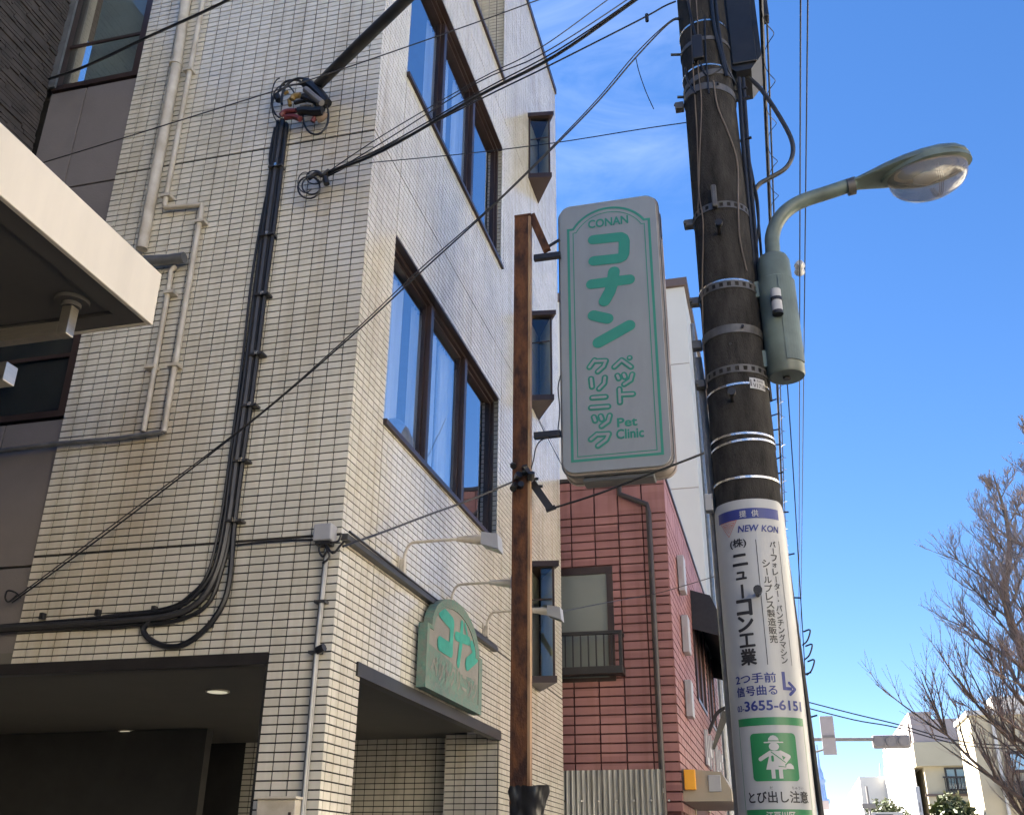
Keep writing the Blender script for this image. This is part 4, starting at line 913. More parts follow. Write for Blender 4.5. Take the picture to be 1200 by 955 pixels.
# ---- advert sheet wrapped round the pole
RA = .172
adv = thing('advert_sheet', 'white advert sheet with navy and black Japanese lettering wrapped round the pole', 'advert', (PX, PY - RA, 1.0))
fa = lambda u, v, d: cyl(u, v, d, RA)
mb = MB(); ua, ub, ztop = -.245, .225, 3.235; n = 48
for i in range(n):
    q = []
    for k in (i, i + 1):
        u = ua + (ub - ua) * k / n; e = min(u - ua, ub - u); rr_ = .07; zt = ztop - (rr_ - math.sqrt(max(0, rr_ * rr_ - (rr_ - min(e, rr_)) ** 2)))
        q += [fa(u, .9, .003), fa(u, zt, .003)]
    mb.add(q, [(0, 2, 3, 1)])
mb.build('sheet', 'advert', adv, smooth=True)
flat = lambda u, v, d: (u, v, d)
def bent(name, m, mb):
    """flat print sliced into narrow strips and bent round the pole"""
    bm = bmesh.new(); vs = [bm.verts.new(p) for p in mb.v]
    for f in mb.f: bm.faces.new([vs[i] for i in f])
    u0 = min(p[0] for p in mb.v); u1 = max(p[0] for p in mb.v); k = math.floor(u0 / .012) + 1
    while k * .012 < u1:
        bmesh.ops.bisect_plane(bm, geom=bm.verts[:] + bm.edges[:] + bm.faces[:], plane_co=(k * .012, 0, 0), plane_no=(1, 0, 0)); k += 1
    bm.verts.index_update(); out = MB(); out.add([fa(*v.co) for v in bm.verts], [[v.index for v in f.verts] for f in bm.faces]); bm.free()
    return out.build(name, m, adv, fix=False)
def pr(name, m, fill):
    mb = MB(); fill(mb); bent(name, m, mb)
pr('blue_bar', 'navy', lambda b: rect(b, -.176, 3.134, .156, 3.187, flat, .0045))
pr('lettering', 'pale', lambda b: (fit(b, '提', -.045, 3.142, -.013, 3.176, flat, .006, .015), fit(b, '供', .012, 3.142, .044, 3.176, flat, .006, .015)))
def emblem(b):
    for pts, d in (([(-.158, 3.132), (-.062, 3.132), (-.110, 3.055)], .0045), ([(-.143, 3.122), (-.115, 3.122), (-.111, 3.074)], .0048), ([(-.105, 3.122), (-.077, 3.122), (-.108, 3.074)], .0051), ([(-.133, 3.113), (-.121, 3.113), (-.118, 3.094)], .0054), ([(-.099, 3.113), (-.087, 3.113), (-.102, 3.094)], .0057)): line_strip(b, pts, .0024, flat, d)
pr('triangle_emblem', 'redink', emblem)
sh = lambda u, v, d: (u + (v - 3.066) * .18, v, d)
pr('lettering', 'navy', lambda b: (fit(b, 'NEW', -.060, 3.068, .034, 3.100, sh, .0045, .028), fit(b, 'KON', .052, 3.066, .140, 3.098, sh, .0045, .028)))
pr('lettering', 'ink', lambda b: fit(b, '(株)', -.107, 2.990, -.026, 3.038, flat, .0045, .022))
pr('lettering', 'ink', lambda b: column(b, 'ニューコン工業', -.064, 2.972, .080, .0772, flat, .0045, .036))
pr('lettering', 'ink', lambda b: column(b, 'パーフォレーター・パンチングマシン', .101, 3.022, .035, .0346, flat, .0045, .016))
pr('lettering', 'ink', lambda b: column(b, 'シールプレス製造販売', .058, 2.926, .040, .0400, flat, .0045, .018))
pr('rule', 'ink', lambda b: rect(b, .0185, 2.429, .0215, 3.026, flat, .0045)); pr('rule', 'ink', lambda b: rect(b, .138, 2.430, .1405, 3.025, flat, .0045))
pr('lettering', 'navy', lambda b: fit(b, '2つ手前', -.142, 2.350, .050, 2.394, flat, .0045, .016)); pr('lettering', 'navy', lambda b: fit(b, '信号曲る', -.142, 2.294, .050, 2.338, flat, .0045, .016))
pr('arrow', 'navy', lambda b: (poly(b, [(.078, 2.316), (.094, 2.316), (.094, 2.398), (.078, 2.398)], flat, .0045), poly(b, [(.0941, 2.316), (.125, 2.316), (.125, 2.331), (.0941, 2.331)], flat, .0045), stroke(b, [(.112, 2.349), (.143, 2.3235)], .014, flat, .0049), stroke(b, [(.143, 2.3235), (.112, 2.298)], .014, flat, .0052)))
pr('lettering', 'navy', lambda b: fit(b, '03-', -.147, 2.229, -.108, 2.255, flat, .0045, .012)); pr('lettering', 'navy', lambda b: fit(b, '3655-6151', -.103, 2.228, .172, 2.270, flat, .0045, .026))
pr('lettering', 'ink', lambda b: fit(b, 'とび出し注意', -.122, 1.838, .150, 1.886, flat, .0045, .018))
pr('lettering', 'ink', lambda b: (fit(b, 'だ', -.022, 1.893, -.008, 1.905, flat, .0045), fit(b, 'ちゅうい', .072, 1.893, .128, 1.905, flat, .0045)))
pr('green_bar', 'grn', lambda b: rect(b, -.150, 2.163, .175, 2.197, flat, .0045)); pr('green_bar', 'grn', lambda b: rect(b, -.143, 1.74, .169, 1.812, flat, .0045))
pr('green_rule', 'grn', lambda b: rect(b, -.150, 1.2, -.1475, 2.162, flat, .0045)); pr('green_rule', 'grn', lambda b: rect(b, .1725, 1.2, .175, 2.162, flat, .0045))
u0, u1, v0, v1 = -.09, .114, 1.927, 2.129
pr('green_square', 'grn', lambda b: poly(b, rrect(u0, v0, u1, v1, .018), flat, .0045))
G = lambda p: [(u0 + (u1 - u0) * a, v0 + (v1 - v0) * b) for a, b in p]; sz = u1 - u0
def child(b):
    poly(b, G([(.385, .82), (.40, .885), (.445, .935), (.50, .95), (.555, .935), (.60, .885), (.615, .82)]), flat, .006); stroke(b, G([(.31, .80), (.69, .80)]), .026 * sz, flat, .0062)
    poly(b, [(u0 + sz * (.50 + .105 * math.cos(t)), v0 + sz * (.705 + .085 * math.sin(t))) for t in np.linspace(0, 2 * math.pi, 17)[:-1]], flat, .0064)
    poly(b, G([(.40, .62), (.62, .62), (.655, .48), (.72, .235), (.30, .235), (.375, .48)]), flat, .0066); stroke(b, G([(.42, .585), (.20, .455)]), .085 * sz, flat, .0070); stroke(b, G([(.62, .585), (.79, .50), (.67, .37)]), .085 * sz, flat, .0074)
    poly(b, G([(.70, .245), (.88, .245), (.87, .31), (.82, .36), (.77, .36), (.72, .33)]), flat, .0082); rect(b, *G([(.40, .05)])[0], *G([(.48, .24)])[0], flat, .0062); rect(b, *G([(.555, .05)])[0], *G([(.635, .24)])[0], flat, .0062)
pr('child_pictogram', 'pale', child)
for nm_, pts_, w_ in (('bag_strap', [(.43, .60), (.70, .38)], .018), ('coat_pocket', [(.45, .50), (.45, .42)], .05), ('hat_band', [(.37, .838), (.63, .838)], .012), ('bag_seam', [(.56, .30), (.70, .285)], .014)): pr(nm_, 'grn', lambda b: stroke(b, G(pts_), w_ * sz, flat, .0093))
pr('lettering', 'pale', lambda b: fit(b, '江戸川区', -.045, 1.770, .075, 1.802, flat, .006, .02))

# ================================================================== STREET LAMP
YL = 4.97
lamp = thing('street_lamp', 'pale green street lamp with a curved arm fixed to the utility pole', 'street lamp', (.24, YL, 4.0))
bt, bb = at_y(909, 303, YL), at_y(922, 442, YL); bx = (bt.x + bb.x) / 2 - .008; zt, zb = bt.z, bb.z; rb = .098
MB().tube([(bx, YL, zb), (bx, YL, zb + .012), (bx, YL, zt - .16), (bx, YL, zt - .155), (bx, YL, zt - .03), (bx, YL, zt)], [rb * .94, rb, rb, rb * .93, rb * .91, rb * .80], 28).build('ballast_box', 'lampgreen', lamp, smooth=True)
mb = MB(); r2 = rb + .006; a0, a1 = R(5), R(75); z0, z1 = zb + .06, zt - .17
for i in range(8):
    th = [a0 + (a1 - a0) * (i + k) / 8 for k in (0, 1)]; q = []
    for t in th: q += [(bx + r2 * math.sin(t), YL - r2 * math.cos(t), z0), (bx + r2 * math.sin(t), YL - r2 * math.cos(t), z1), (bx + (rb - .002) * math.sin(t), YL - (rb - .002) * math.cos(t), z0), (bx + (rb - .002) * math.sin(t), YL - (rb - .002) * math.cos(t), z1)]
    fc = [(0, 4, 5, 1), (0, 2, 6, 4), (1, 5, 7, 3)]
    if i == 0: fc.append((0, 1, 3, 2))
    if i == 7: fc.append((4, 6, 7, 5))
    mb.add(q, fc)
mb.build('door', 'lampgreen', lamp, smooth=True)
MB().tube([(bx, YL, zb - .002), (bx, YL, zb - .012)], .02, 12).build('drain_plug', 'blackmetal', lamp)
ARM = [(bx, YL, zt - .01), (bx, YL, zt + .06), tuple(at_y(905, 278, YL)), tuple(at_y(910, 262, YL)), tuple(at_y(922, 247, YL)), tuple(at_y(940, 236, YL)), tuple(at_y(970, 226, YL)), tuple(at_y(1003, 215, YL))]
ARM[1] = tuple(Vector(ARM[0]).lerp(Vector(ARM[2]), .5))
MB().tube(smooth_path(ARM, 6), .041, 18).build('arm', 'lampgreen', lamp, smooth=True)
for z in (zt - .20, zb + .11):
    mb = MB(); mb.bbox((PX + .13, YL - .03, z - .05), (bx - rb * .7, YL + .03, z + .05), .004); mb.build('bracket', 'lampgreen', lamp)
sp_ = at_y(909, 347, YL - rb); 
ph = MB().tube([sp_, sp_ + Vector((0, -.01, -.06))], .022, 12).build('photocell', 'lampgreen', lamp, smooth=True)
mb = MB(); sx, sy, sz_ = sp_.x, YL - rb - .028, sp_.z
ph2 = MB().tube([(sx, sy, sz_ + .02), (sx, sy, sz_ - .11)], .028, 14).build('sensor', 'pale', lamp, smooth=True)
MB().tube([(sx, sy, sz_ - .03), (sx, sy, sz_ - .05)], .031, 14).build('sensor_ring', 'blackmetal', ph2, smooth=True); MB().tube([(sx, sy, sz_ - .1105), (sx, sy, sz_ - .13)], .029, 14).build('sensor_eye', 'blackmetal', ph2, smooth=True)
# lamp head: long shell with a bulging lens underneath
hA, hB = at_y(997, 219, YL), at_y(1137, 184, YL)
ax = (hB - hA); Lh = ax.length; ax = ax.normalized(); up = Vector((0, 1, 0)).cross(ax) * -1; up = up if up.z > 0 else -up; lat = Vector((0, 1, 0))
prof = [(0, .045), (.06, .055), (.16, .075), (.30, .105), (.45, .128), (.60, .14), (.75, .14), (.87, .122), (.95, .085), (.99, .04), (1.0, .012)]
def head(mb, hs, wsx, off=0.0, lo=-0.35, n=20):
    k = len(mb.v)
    for t, r_ in prof:
        c = hA + ax * (t * Lh) + up * off
        for j in range(n):
            th = 2 * math.pi * j / n; s_ = math.sin(th)
            mb.v.append(tuple(c + lat * (r_ * wsx * math.cos(th)) + up * (r_ * (hs * s_ if s_ > 0 else lo * s_ * -1 * -1 if False else (-lo) * s_))))
    for i in range(len(prof) - 1):
        for j in range(n): mb.f.append((k + i * n + j, k + i * n + (j + 1) % n, k + (i + 1) * n + (j + 1) % n, k + (i + 1) * n + j))
    mb.f.append(tuple(k + j for j in reversed(range(n)))); mb.f.append(tuple(k + (len(prof) - 1) * n + j for j in range(n)))
mb = MB(); head(mb, .62, 1.0, .005, -.10); mb.build('head_shell', 'lampgreen', lamp, smooth=True)
mb = MB(); n = 30
for i in range(n):       # rim
    q = []
    for k in (i, i + 1):
        a_ = 2 * math.pi * k / n; cx2 = .63 + .375 * math.cos(a_); v_ = .142 * math.sin(a_) * (1 if math.cos(a_) > 0 else (1 - .25 * abs(math.cos(a_))))
        for rr_, oo in ((1.0, .012), (1.0, -.026), (.86, -.030)):
            q.append(tuple(hA + ax * ((.63 + .375 * math.cos(a_) * rr_) * Lh) + lat * v_ * rr_ * 1.03 + up * oo))
    mb.add(q, [(0, 3, 4, 1), (1, 4, 5, 2)])
mb.build('head_rim', 'lampgreen', lamp, smooth=True)
def bowl(mb, sx_, sy_, dp, n=24, m=8, z0=-.025, rib=0):
    k = len(mb.v)
    for i in range(m + 1):
        ph_ = math.pi / 2 * i / m
        for j in range(n):
            a_ = 2 * math.pi * j / n
            rr_ = math.cos(ph_) if i < m else .001
            mb.v.append(tuple(hA + ax * ((.63 + sx_ * math.cos(a_) * rr_ - .03 * math.sin(ph_)) * Lh) + lat * (sy_ * math.sin(a_) * rr_) + up * (z0 - dp * math.sin(ph_) ** .8)))
    for i in range(m):
        for j in range(n): mb.f.append((k + i * n + j, k + i * n + (j + 1) % n, k + (i + 1) * n + (j + 1) % n, k + (i + 1) * n + j))
mb = MB(); bowl(mb, .335, .126, .178); mb.build('lens', 'lens', lamp, smooth=True)
mb = MB(); bowl(mb, .27, .10, -.008, z0=-.012); mb.build('reflector', 'reflector', lamp, smooth=True)
MB().tube([hA + ax * (.50 * Lh) - up * .065, hA + ax * (.60 * Lh) - up * .07, hA + ax * (.74 * Lh) - up * .062], [.018, .040, .02], 14).build('bulb', 'pale', lamp, smooth=True)
mb = MB()
for k in range(3):
    t = .66 + k * .016; pts = []
    for i in range(11):
        a_ = R(-80 + 160 * i / 10); pts.append(hA + ax * (t * Lh) + lat * (.118 * math.sin(a_)) + up * (-.03 - .150 * math.cos(a_) ** .8))
    MB().tube(pts, .0022, 4).build('lens_rib', 'oldwire', lamp)
MB().tube([hA - ax * .02, hA + ax * .02], .05, 16).build('collar', 'galv_dark', lamp, smooth=True)

# ================================================================== OVERHEAD WIRES
def wire(pts, r_, label, k=5, m='black', name='overhead_wire', cat='wire', grp='overhead wires'):
    o = MB().tube(smooth_path(pts, k), r_, 5).build(name, m, None, smooth=True); rebase(o, pts[0]); return tag(o, label, cat, grp)
A_ = lambda x, y, Y: tuple(at_y(x, y, Y))
Yb = YF - .1
wire([A_(385, 203, Yb), A_(450, 176, 5.1), A_(560, 113, 4.8), A_(650, 66, 4.6), A_(745, 0, 4.4), A_(800, -40, 4.3)], .011, 'thickest of the wires fanning out from the wall coil to the pole top')
wire([A_(386, 201, Yb), A_(450, 172, 5.0), A_(562, 108, 4.7), A_(652, 60, 4.5), A_(746, -3, 4.3), A_(800, -46, 4.2)], .005, 'thin wire lashed along the thickest wire from the wall coil')
wire([A_(378, 206, Yb), A_(450, 158, 5.2), A_(560, 94, 5.1), A_(631, 58, 5.0), A_(711, 1, 5.0), A_(760, -34, 5.0)], .004, 'uppermost thin wire fanning out from the wall coil')
wire([A_(380, 208, Yb), A_(450, 166, 5.2), A_(560, 97, 5.1), A_(633, 65, 5.0), A_(735, 0, 5.0), A_(790, -42, 5.0)], .0045, 'second thin wire fanning out from the wall coil')
wire([A_(384, 207, Yb), A_(560, 118, 5.2), A_(638, 80, 5.1), A_(749, 24, 5.0), A_(778, 8, 4.98), A_(792, 2, 4.96)], .006, 'lowest wire from the wall coil, clipped to the left side of the pole')
p = at_y(758, 20, 5.0); tag(rebase(MB().tube([p + Vector((0, 0, .02)), p + Vector((0, 0, -.04))], .012, 8).build('wire_clamp', 'black'), p), 'small black clamp hanging on the wire left of the pole', 'clamp')
tw = [A_(14, 706, YF - .05), A_(150, 606, 5.35), A_(300, 490, 5.25), A_(410, 396, 5.2), A_(490, 322, 5.15), A_(586, 234, 5.08), A_(690, 131, 5.0), A_(745, 68, 4.96), A_(785, 27, 4.94), A_(800, 24, 4.95)]
wire(tw, .0055, 'long twisted wire slanting from the lower left wall up to the pole', k=6)
wire([(a + .0, b - .02, c + .012 * math.sin(i * 2.1)) for i, (a, b, c) in enumerate(tw)], .004, 'companion strand of the long twisted wire', k=6)
wire([A_(20, 697, YF - .04), A_(10, 705, YF - .04), A_(6, 700, YF - .05), A_(9, 692, YF - .03), A_(18, 694, YF - .03), A_(24, 700, YF - .04)], .006, 'knot of wire at the anchor on the grey panel', name='anchor_wire', grp=None)
wire([A_(745, 68, 4.96), A_(749, 85, 4.95), A_(757, 108, 4.95), A_(766, 128, 4.95)], .003, 'loose thread of wire dangling left of the pole', grp=None)
wire([A_(-20, 210, 4.6), A_(50, 191, 4.6), A_(299, 114, 4.7), A_(396, 83, 4.8), A_(549, 30, 4.9), A_(640, -3, 5.0), A_(700, -24, 5.0)], .0045, 'thin straight wire crossing the upper left of the tiled front')
wire([A_(57, 93, YF - .06), A_(100, 78, 5.2), A_(170, 45, 5.0), A_(230, 18, 4.8), A_(272, -2, 4.7), A_(330, -30, 4.6)], .012, 'thick black wire crossing the top left window')
wire([A_(433, 191, YF - .03), A_(540, 181, 5.3), A_(648, 168, 5.2), A_(749, 152, 5.05), A_(804, 144, 4.98)], .0035, 'nearly level thin wire from the tiled corner to the pole')
wire([A_(402, 640, YF - .08), A_(450, 623, 6.0), A_(500, 604, 6.5), A_(550, 586, 7.0), A_(600, 565, 7.3)], .008, 'drooping black wire from the junction box to the rusty post')
wire([A_(643, 597, YP), A_(700, 579, 7.38), A_(755, 558, 7.3), A_(815, 535, 6.5), A_(838, 525, 5.1)], .009, 'black wire from the rusty post bracket passing under the hanging sign')
wire([A_(655, 717, 9.0), A_(715, 705, 10.5), A_(770, 695, 11.5), A_(835, 676, 8), A_(848, 670, 5.1)], .004, 'thin wire crossing the red front towards the pole')
wire([A_(690, 470, 9.5), A_(625, 480, 9), A_(640, 510, 9), A_(660, 548, 9)][1:], .004, 'short stay wire slanting behind the hanging sign')
# lines running along the street overhead
def street(x, y, Y, r_, label, y1=150.0, sag=.0, spiral=False):
    p = at_y(x, y, Y); pts = []
    q0 = Vector((p.x, 1.0, p.z)); q1 = Vector((p.x, y1, p.z)); o = MB()
    if spiral:
        sp2 = []
        for i in range(420): t = i / 420 * 16; a_ = i * .55; sp2.append((p.x + .035 + .035 * math.cos(a_), 4.2 + t, p.z - .02 + .035 * math.sin(a_)))
        o.tube(sp2, .003, 4)
    n = 24; o.tube([q0.lerp(q1, i / n) for i in range(n + 1)], r_, 6)
    tag(rebase(o.build('street_line', 'black', None, smooth=True), q0), label, 'overhead line', 'lines running along the street')
street(893, 30, PY, .014, 'thick line along the street beside the pole with a spiral hanger', spiral=True)
street(899, 30, PY + .3, .007, 'thin line along the street just right of the spiral hanger line')
street(938, 60, PY + .8, .006, 'left line of the pair above the lamp arm')
street(946, 60, PY + 1.2, .006, 'right line of the pair above the lamp arm')
p = at_y(937, 315, 9.2); ins = MB().tube([p + Vector((0, -.12, 0)), p + Vector((0, -.06, 0)), p, p + Vector((0, .06, 0)), p + Vector((0, .12, 0))], [.03, .055, .03, .055, .02], 12)
tag(rebase(ins.build('insulator', 'pale', None, smooth=True), p), 'white insulator on the street line above the lamp box', 'insulator')
wire([A_(922, 440, 6.0), A_(930, 560, 7.0), A_(937, 680, 8), A_(944, 800, 9), A_(944, 850, 9.5)], .004, 'thin wire dropping down right of the pole')
for k, (y0, y1, y2) in enumerate(((824, 846, 869), (831, 850, 873))):
    wire([A_(930, y0 - 6, 36), A_(1000, y0 + 12, 36), A_(1050, y1 + 2, 36), A_(1130, y2, 36), A_(1230, y2 + 6, 36)], .02, ('upper', 'lower')[k] + ' thin wire sagging across the far street above the signal')

# ================================================================== RED BUILDING
RX, RY, RYE, RZ = -1.19, 12.35, 20.9, 6.27
redb = thing('red_building', 'two storey shop building clad in brick red panels beyond the tiled clinic', 'building', (-2.5, 16, 0))
rw = MB().box((-6.5, RY + .01, 0), (RX - .02, RY + .3, RZ)).build('front_wall', 'redjoint', redb)
rs = MB().box((RX - .3, RY + .3, 0), (RX - .012, RYE, RZ)).build('side_wall', 'redjoint', redb)
MB().box((-6.5, RY + .3, RZ - .1), (RX - .3, RYE, RZ - .02)).build('roof', 'brown', redb)
hole = (-2.62, -1.93, 3.72, 5.10)
wd, ht, J2 = .31, .108, .019
zrow = [(RZ - .11, .10), (RZ - .50, .375)]
z = RZ - .50 - ht
while z > 2.2: zrow.append((z, ht - J2)); z -= ht
cache = {}; mbr = MB(); count = 0
def brick(par, lo, hi, face):
    global count
    q = proj(((lo[0] + hi[0]) / 2, (lo[1] + hi[1]) / 2, (lo[2] + hi[2]) / 2))
    if count < 300 and 600 < q[0] < 870 and q[1] < 960:
        key = tuple(round(hi[i] - lo[i], 4) for i in range(3))
        if key not in cache:
            m_ = MB().bbox((0, 0, 0), key, .003) if False else MB().box((0, 0, 0), key)
            me = bpy.data.meshes.new('brick'); me.from_pydata(m_.v, [], m_.f); me.materials.append(M['red']); cache[key] = me
        o = bpy.data.objects.new('brick', cache[key]); C.objects.link(o); o.parent = par; o.location = Vector(lo) - ORG[par.name]; count += 1
    else: mbr.box(lo, hi)
for r_, (z, h) in enumerate(zrow):
    x = RX
    while x > -3.4:
        x0 = x - wd + J2; x1 = x
        if z > hole[2] - .05 and z + h < hole[3] + .1 and x1 > hole[0] and x0 < hole[1]:
            if x0 < hole[1] < x1 - .02: x0 = hole[1] + .01
            elif x0 < hole[0] < x1: x1 = hole[0]
            else: x -= wd; continue
        if x1 - x0 > .02: brick(rw, (x0, RY - .016 - rnd.uniform(0, .004), z), (x1 - (0.0 if x == RX else 0), RY + .02, z + h), 'F')
        x -= wd
win_holes = [(15.6, 17.3, 3.9, 5.3), (17.9, 19.6, 3.9, 5.3), (13.9, 16.5, 0, 2.5)]
for r_, (z, h) in enumerate(zrow):
    y = RY + .022
    while y < RYE:
        y1 = min(y + wd - J2, RYE)
        if not in_any((y + y1) / 2, z + h / 2, win_holes): brick(rs, (RX - .02, y, z), (RX + .0 + rnd.uniform(0, .003), y1, z + h), 'S')
        y += wd
o = mbr.build('brick_field', 'red', rs); o['kind'] = 'stuff'
MB().box((-6.5, RY - .03, RZ + .001), (RX + .02, RY + .33, RZ + .05)).build('coping', 'drain', redb); MB().box((RX - .3, RY + .332, RZ + .001), (RX + .02, RYE + .02, RZ + .05)).build('coping', 'drain', redb)
mb = MB(); mb.box((hole[0], RY - .02, hole[3] - .09), (hole[1] + .03, RY + .08, hole[3] + .0)); mb.box((hole[1] - .05, RY - .02, hole[2]), (hole[1] + .03, RY + .08, hole[3] - .091)); mb.box((hole[0], RY - .02, hole[2] - .05), (hole[1] + .03, RY + .08, hole[2] - .001)); rwin = mb.build('window', 'bronze', redb)
MB().box((hole[0], RY + .001, hole[2]), (hole[1] - .051, RY + .008, hole[3] - .092)).build('pane', 'frost', rwin)
ra, rb_ = at_y(660, 742, RY - .2), at_y(729, 742, RY - .2); zlo_ = at_y(728, 786, RY - .2).z; xl_ = -2.62
rail = redb
mb = MB(); yr_ = RY - .22
mb.bbox((xl_, yr_ - .02, ra.z - .04), (rb_.x, yr_ + .025, ra.z + .005), .004); mb.bbox((xl_, yr_ - .03, zlo_ - .03), (rb_.x, yr_ + .03, zlo_ + .06), .004); mb.bbox((rb_.x - .045, yr_ + .026, ra.z - .04), (rb_.x, RY - .02, ra.z + .004), .004); mb.bbox((rb_.x - .05, yr_ + .031, zlo_ - .03), (rb_.x, RY - .02, zlo_ + .059), .004)
mb.bbox((rb_.x - .043, yr_ - .021, zlo_ + .061), (rb_.x + .001, yr_ + .024, ra.z - .041), .004); mb.box((xl_, yr_ + .035, zlo_ - .02), (rb_.x - .06, RY - .02, zlo_)); railo = mb.build('window_railing', 'blackmetal', redb)
x = rb_.x - .13
while x > xl_: MB().box((x - .008, yr_ - .006, zlo_ + .061), (x + .008, yr_ + .010, ra.z - .041)).build('baluster', 'blackmetal', railo); x -= .095
# downpipe
q = [at_y(726, 560, RY - .09), at_y(726, 579, RY - .09), at_y(758, 591, RY - .09), at_y(760, 600, RY - .09)]; q.append(Vector((q[3].x + .003, q[3].y, .2)))
mb = MB(); mb.tube(q, .036, 10); mb.bbox((q[0].x - .06, RY - .15, q[0].z - .06), (q[0].x + .06, RY - .03, q[0].z + .05), .01); mb.build('downpipe', 'drain', redb, smooth=True)
# street side: shop letter boards, awning, windows, lamp, cover
for (x0, y0, x1, y1) in ((797, 650, 803, 690), (802, 720, 808, 762), (806, 796, 813, 838)):
    a, b = at_x(x0, y0, RX + .06), at_x(x0 + 2, y1, RX + .06)
    sb_ = MB().bbox((RX + .012, a.y, b.z), (RX + .10, a.y + .28, a.z), .008).build('letter_board', 'lampbox', redb)
    MB().box((RX + .045, a.y - .004, b.z + .16), (RX + .07, a.y - .0005, a.z - .16)).build('board_mark', 'signback', sb_)
a, b = at_x(808, 692, RX), at_x(838, 770, RX)
awn = thing('awning', 'black box awning over the street windows of the red building', 'awning', (RX, 16.5, 5.0))
ya, yb2 = 15.5, 19.8
MB().prism([(0.004, 5.55), (.30, 5.45), (.50, 4.95), (.48, 4.80), (.44, 4.80), (.42, 4.95), (.004, 5.35)], ya, yb2, lambda u, v, d: (RX + u, d, v)).build('hood', 'black', awn)
for yy in (ya - .012, yb2 + .002): MB().prism([(0.004, 5.55), (.30, 5.45), (.50, 4.95), (.48, 4.80), (.004, 4.95)], yy, yy + .01, lambda u, v, d: (RX + u, d, v)).build('cheek', 'black', awn)
for (y0, y1, z0, z1) in win_holes[:2]:
    mb = MB(); mb.box((RX - .05, y0, z0), (RX + .02, y0 + .06, z1)); mb.box((RX - .05, y1 - .06, z0), (RX + .02, y1, z1)); mb.box((RX - .05, y0 + .06, z1 - .06), (RX + .02, y1 - .06, z1)); mb.box((RX - .05, y0 + .06, z0), (RX + .02, y1 - .06, z0 + .06)); mb.box((RX - .05, (y0 + y1) / 2 - .03, z0 + .061), (RX + .02, (y0 + y1) / 2 + .03, z1 - .061)); wn_ = mb.build('window', 'bronze', redb)
    MB().box((RX - .03, y0 + .06, z0 + .06), (RX - .022, y1 - .06, z1 - .06)).build('pane', 'glass', wn_)
sl_ = thing('shop_lettering', 'row of white raised letters on the side of the red building', 'lettering', (RX, 17, 3.05))
for k in range(6):
    y = 16.1 + k * .72; lt = MB(); lt.box((RX + .02, y, 3.05), (RX + .05, y + .10, 3.55)); lt.box((RX + .02, y + .101, 3.05 + .2 * (k % 3)), (RX + .05, y + .45, 3.17 + .2 * (k % 3))); lt.box((RX + .02, y + .351, 3.1701 + .2 * (k % 3)), (RX + .05, y + .45, 3.60)); lt.build('letter', 'lampbox', sl_)
hk = thing('wall_lantern', 'black bracket with hanging cloth on the side of the red building', 'bracket', (RX, 17.4, 3.9))
pq = at_x(846, 822, RX + .5); a = at_y(834, 852, 17.4)
MB().tube(smooth_path([(RX, 17.4, 3.65), (RX + .15, 17.4, 3.95), (RX + .32, 17.4, 4.05), (RX + .42, 17.4, 4.0)], 5), .03, 7).build('arm', 'blackmetal', hk, smooth=True)
mb = MB()
for i in range(6):
    t = i / 6; t2 = (i + 1) / 6
    for (s0, s1) in ((t, t2),): mb.add([(RX + .30 - .22 * s0 - .05, 17.38, 4.0 - .6 * s0), (RX + .30 - .22 * s0 + .09 * (1 - s0), 17.42, 4.0 - .6 * s0), (RX + .30 - .22 * s1 + .09 * (1 - s1), 17.42, 4.0 - .6 * s1), (RX + .30 - .22 * s1 - .05, 17.38, 4.0 - .6 * s1)], [(0, 1, 2, 3)])
mb.build('cloth', 'black', hk)
a, b = at_x(824, 900, RX + .25), at_x(826, 938, RX + .25)
cov = thing('shop_canopy', 'beige metal box cover with an amber lamp low on the red building', 'canopy', (RX, a.y, b.z))
MB().prism([(.004, a.z), (.45, a.z - .04), (.55, b.z + .12), (.55, b.z), (.004, b.z)], a.y, a.y + 1.9, lambda u, v, d: (RX + u, d, v)).build('cover', 'beige', cov)
MB().bbox((RX + .03, a.y - .07, b.z + .12), (RX + .16, a.y - .002, b.z + .34), .01).build('amber_lamp', 'amber', cov); MB().bbox((RX + .30, a.y - .02, b.z + .10), (RX + .44, a.y - .002, b.z + .28), .006).build('hatch', 'lampbox', cov)
MB().box((RX - .05, 13.9, 0), (RX + .015, 14.0, 2.5)).build('door_frame', 'cream', redb); MB().box((RX - .05, 14.0, 2.4), (RX + .015, 16.5, 2.5)).build('door_frame', 'cream', redb)
# corrugated fence in the gap
fence = thing('corrugated_fence', 'corrugated silver metal fence in front of the red wall', 'fence', (-1.95, 12.2, 0))
xr_ = at_y(776, 905, 12.18).x; zf = at_y(700, 902, 12.18).z; mb = MB(); n = 200; x0 = -2.62
def corr(i): x = x0 + (xr_ - x0) * i / n; ph_ = (x - x0) / .062; return x, 12.18 - .012 * math.cos(2 * math.pi * ph_)
for i in range(n):
    a, b = corr(i), corr(i + 1); mb.add([(a[0], a[1], 0), (b[0], b[1], 0), (b[0], b[1], zf), (a[0], a[1], zf)], [(0, 1, 2, 3)])
mb.build('sheet', 'corr', fence, smooth=True); mb = MB()
zs = at_y(700, 938, 12.16).z
for k in range(7):
    x = x0 + .1 + k * .2; MB().tube([(x, 12.168, zs), (x, 12.155, zs)], .012, 8).build('screw', 'bright', fence)
MB().box((x0, 12.20, zf - .25), (xr_, 12.24, zf - .2)).build('rail', 'galv', fence)

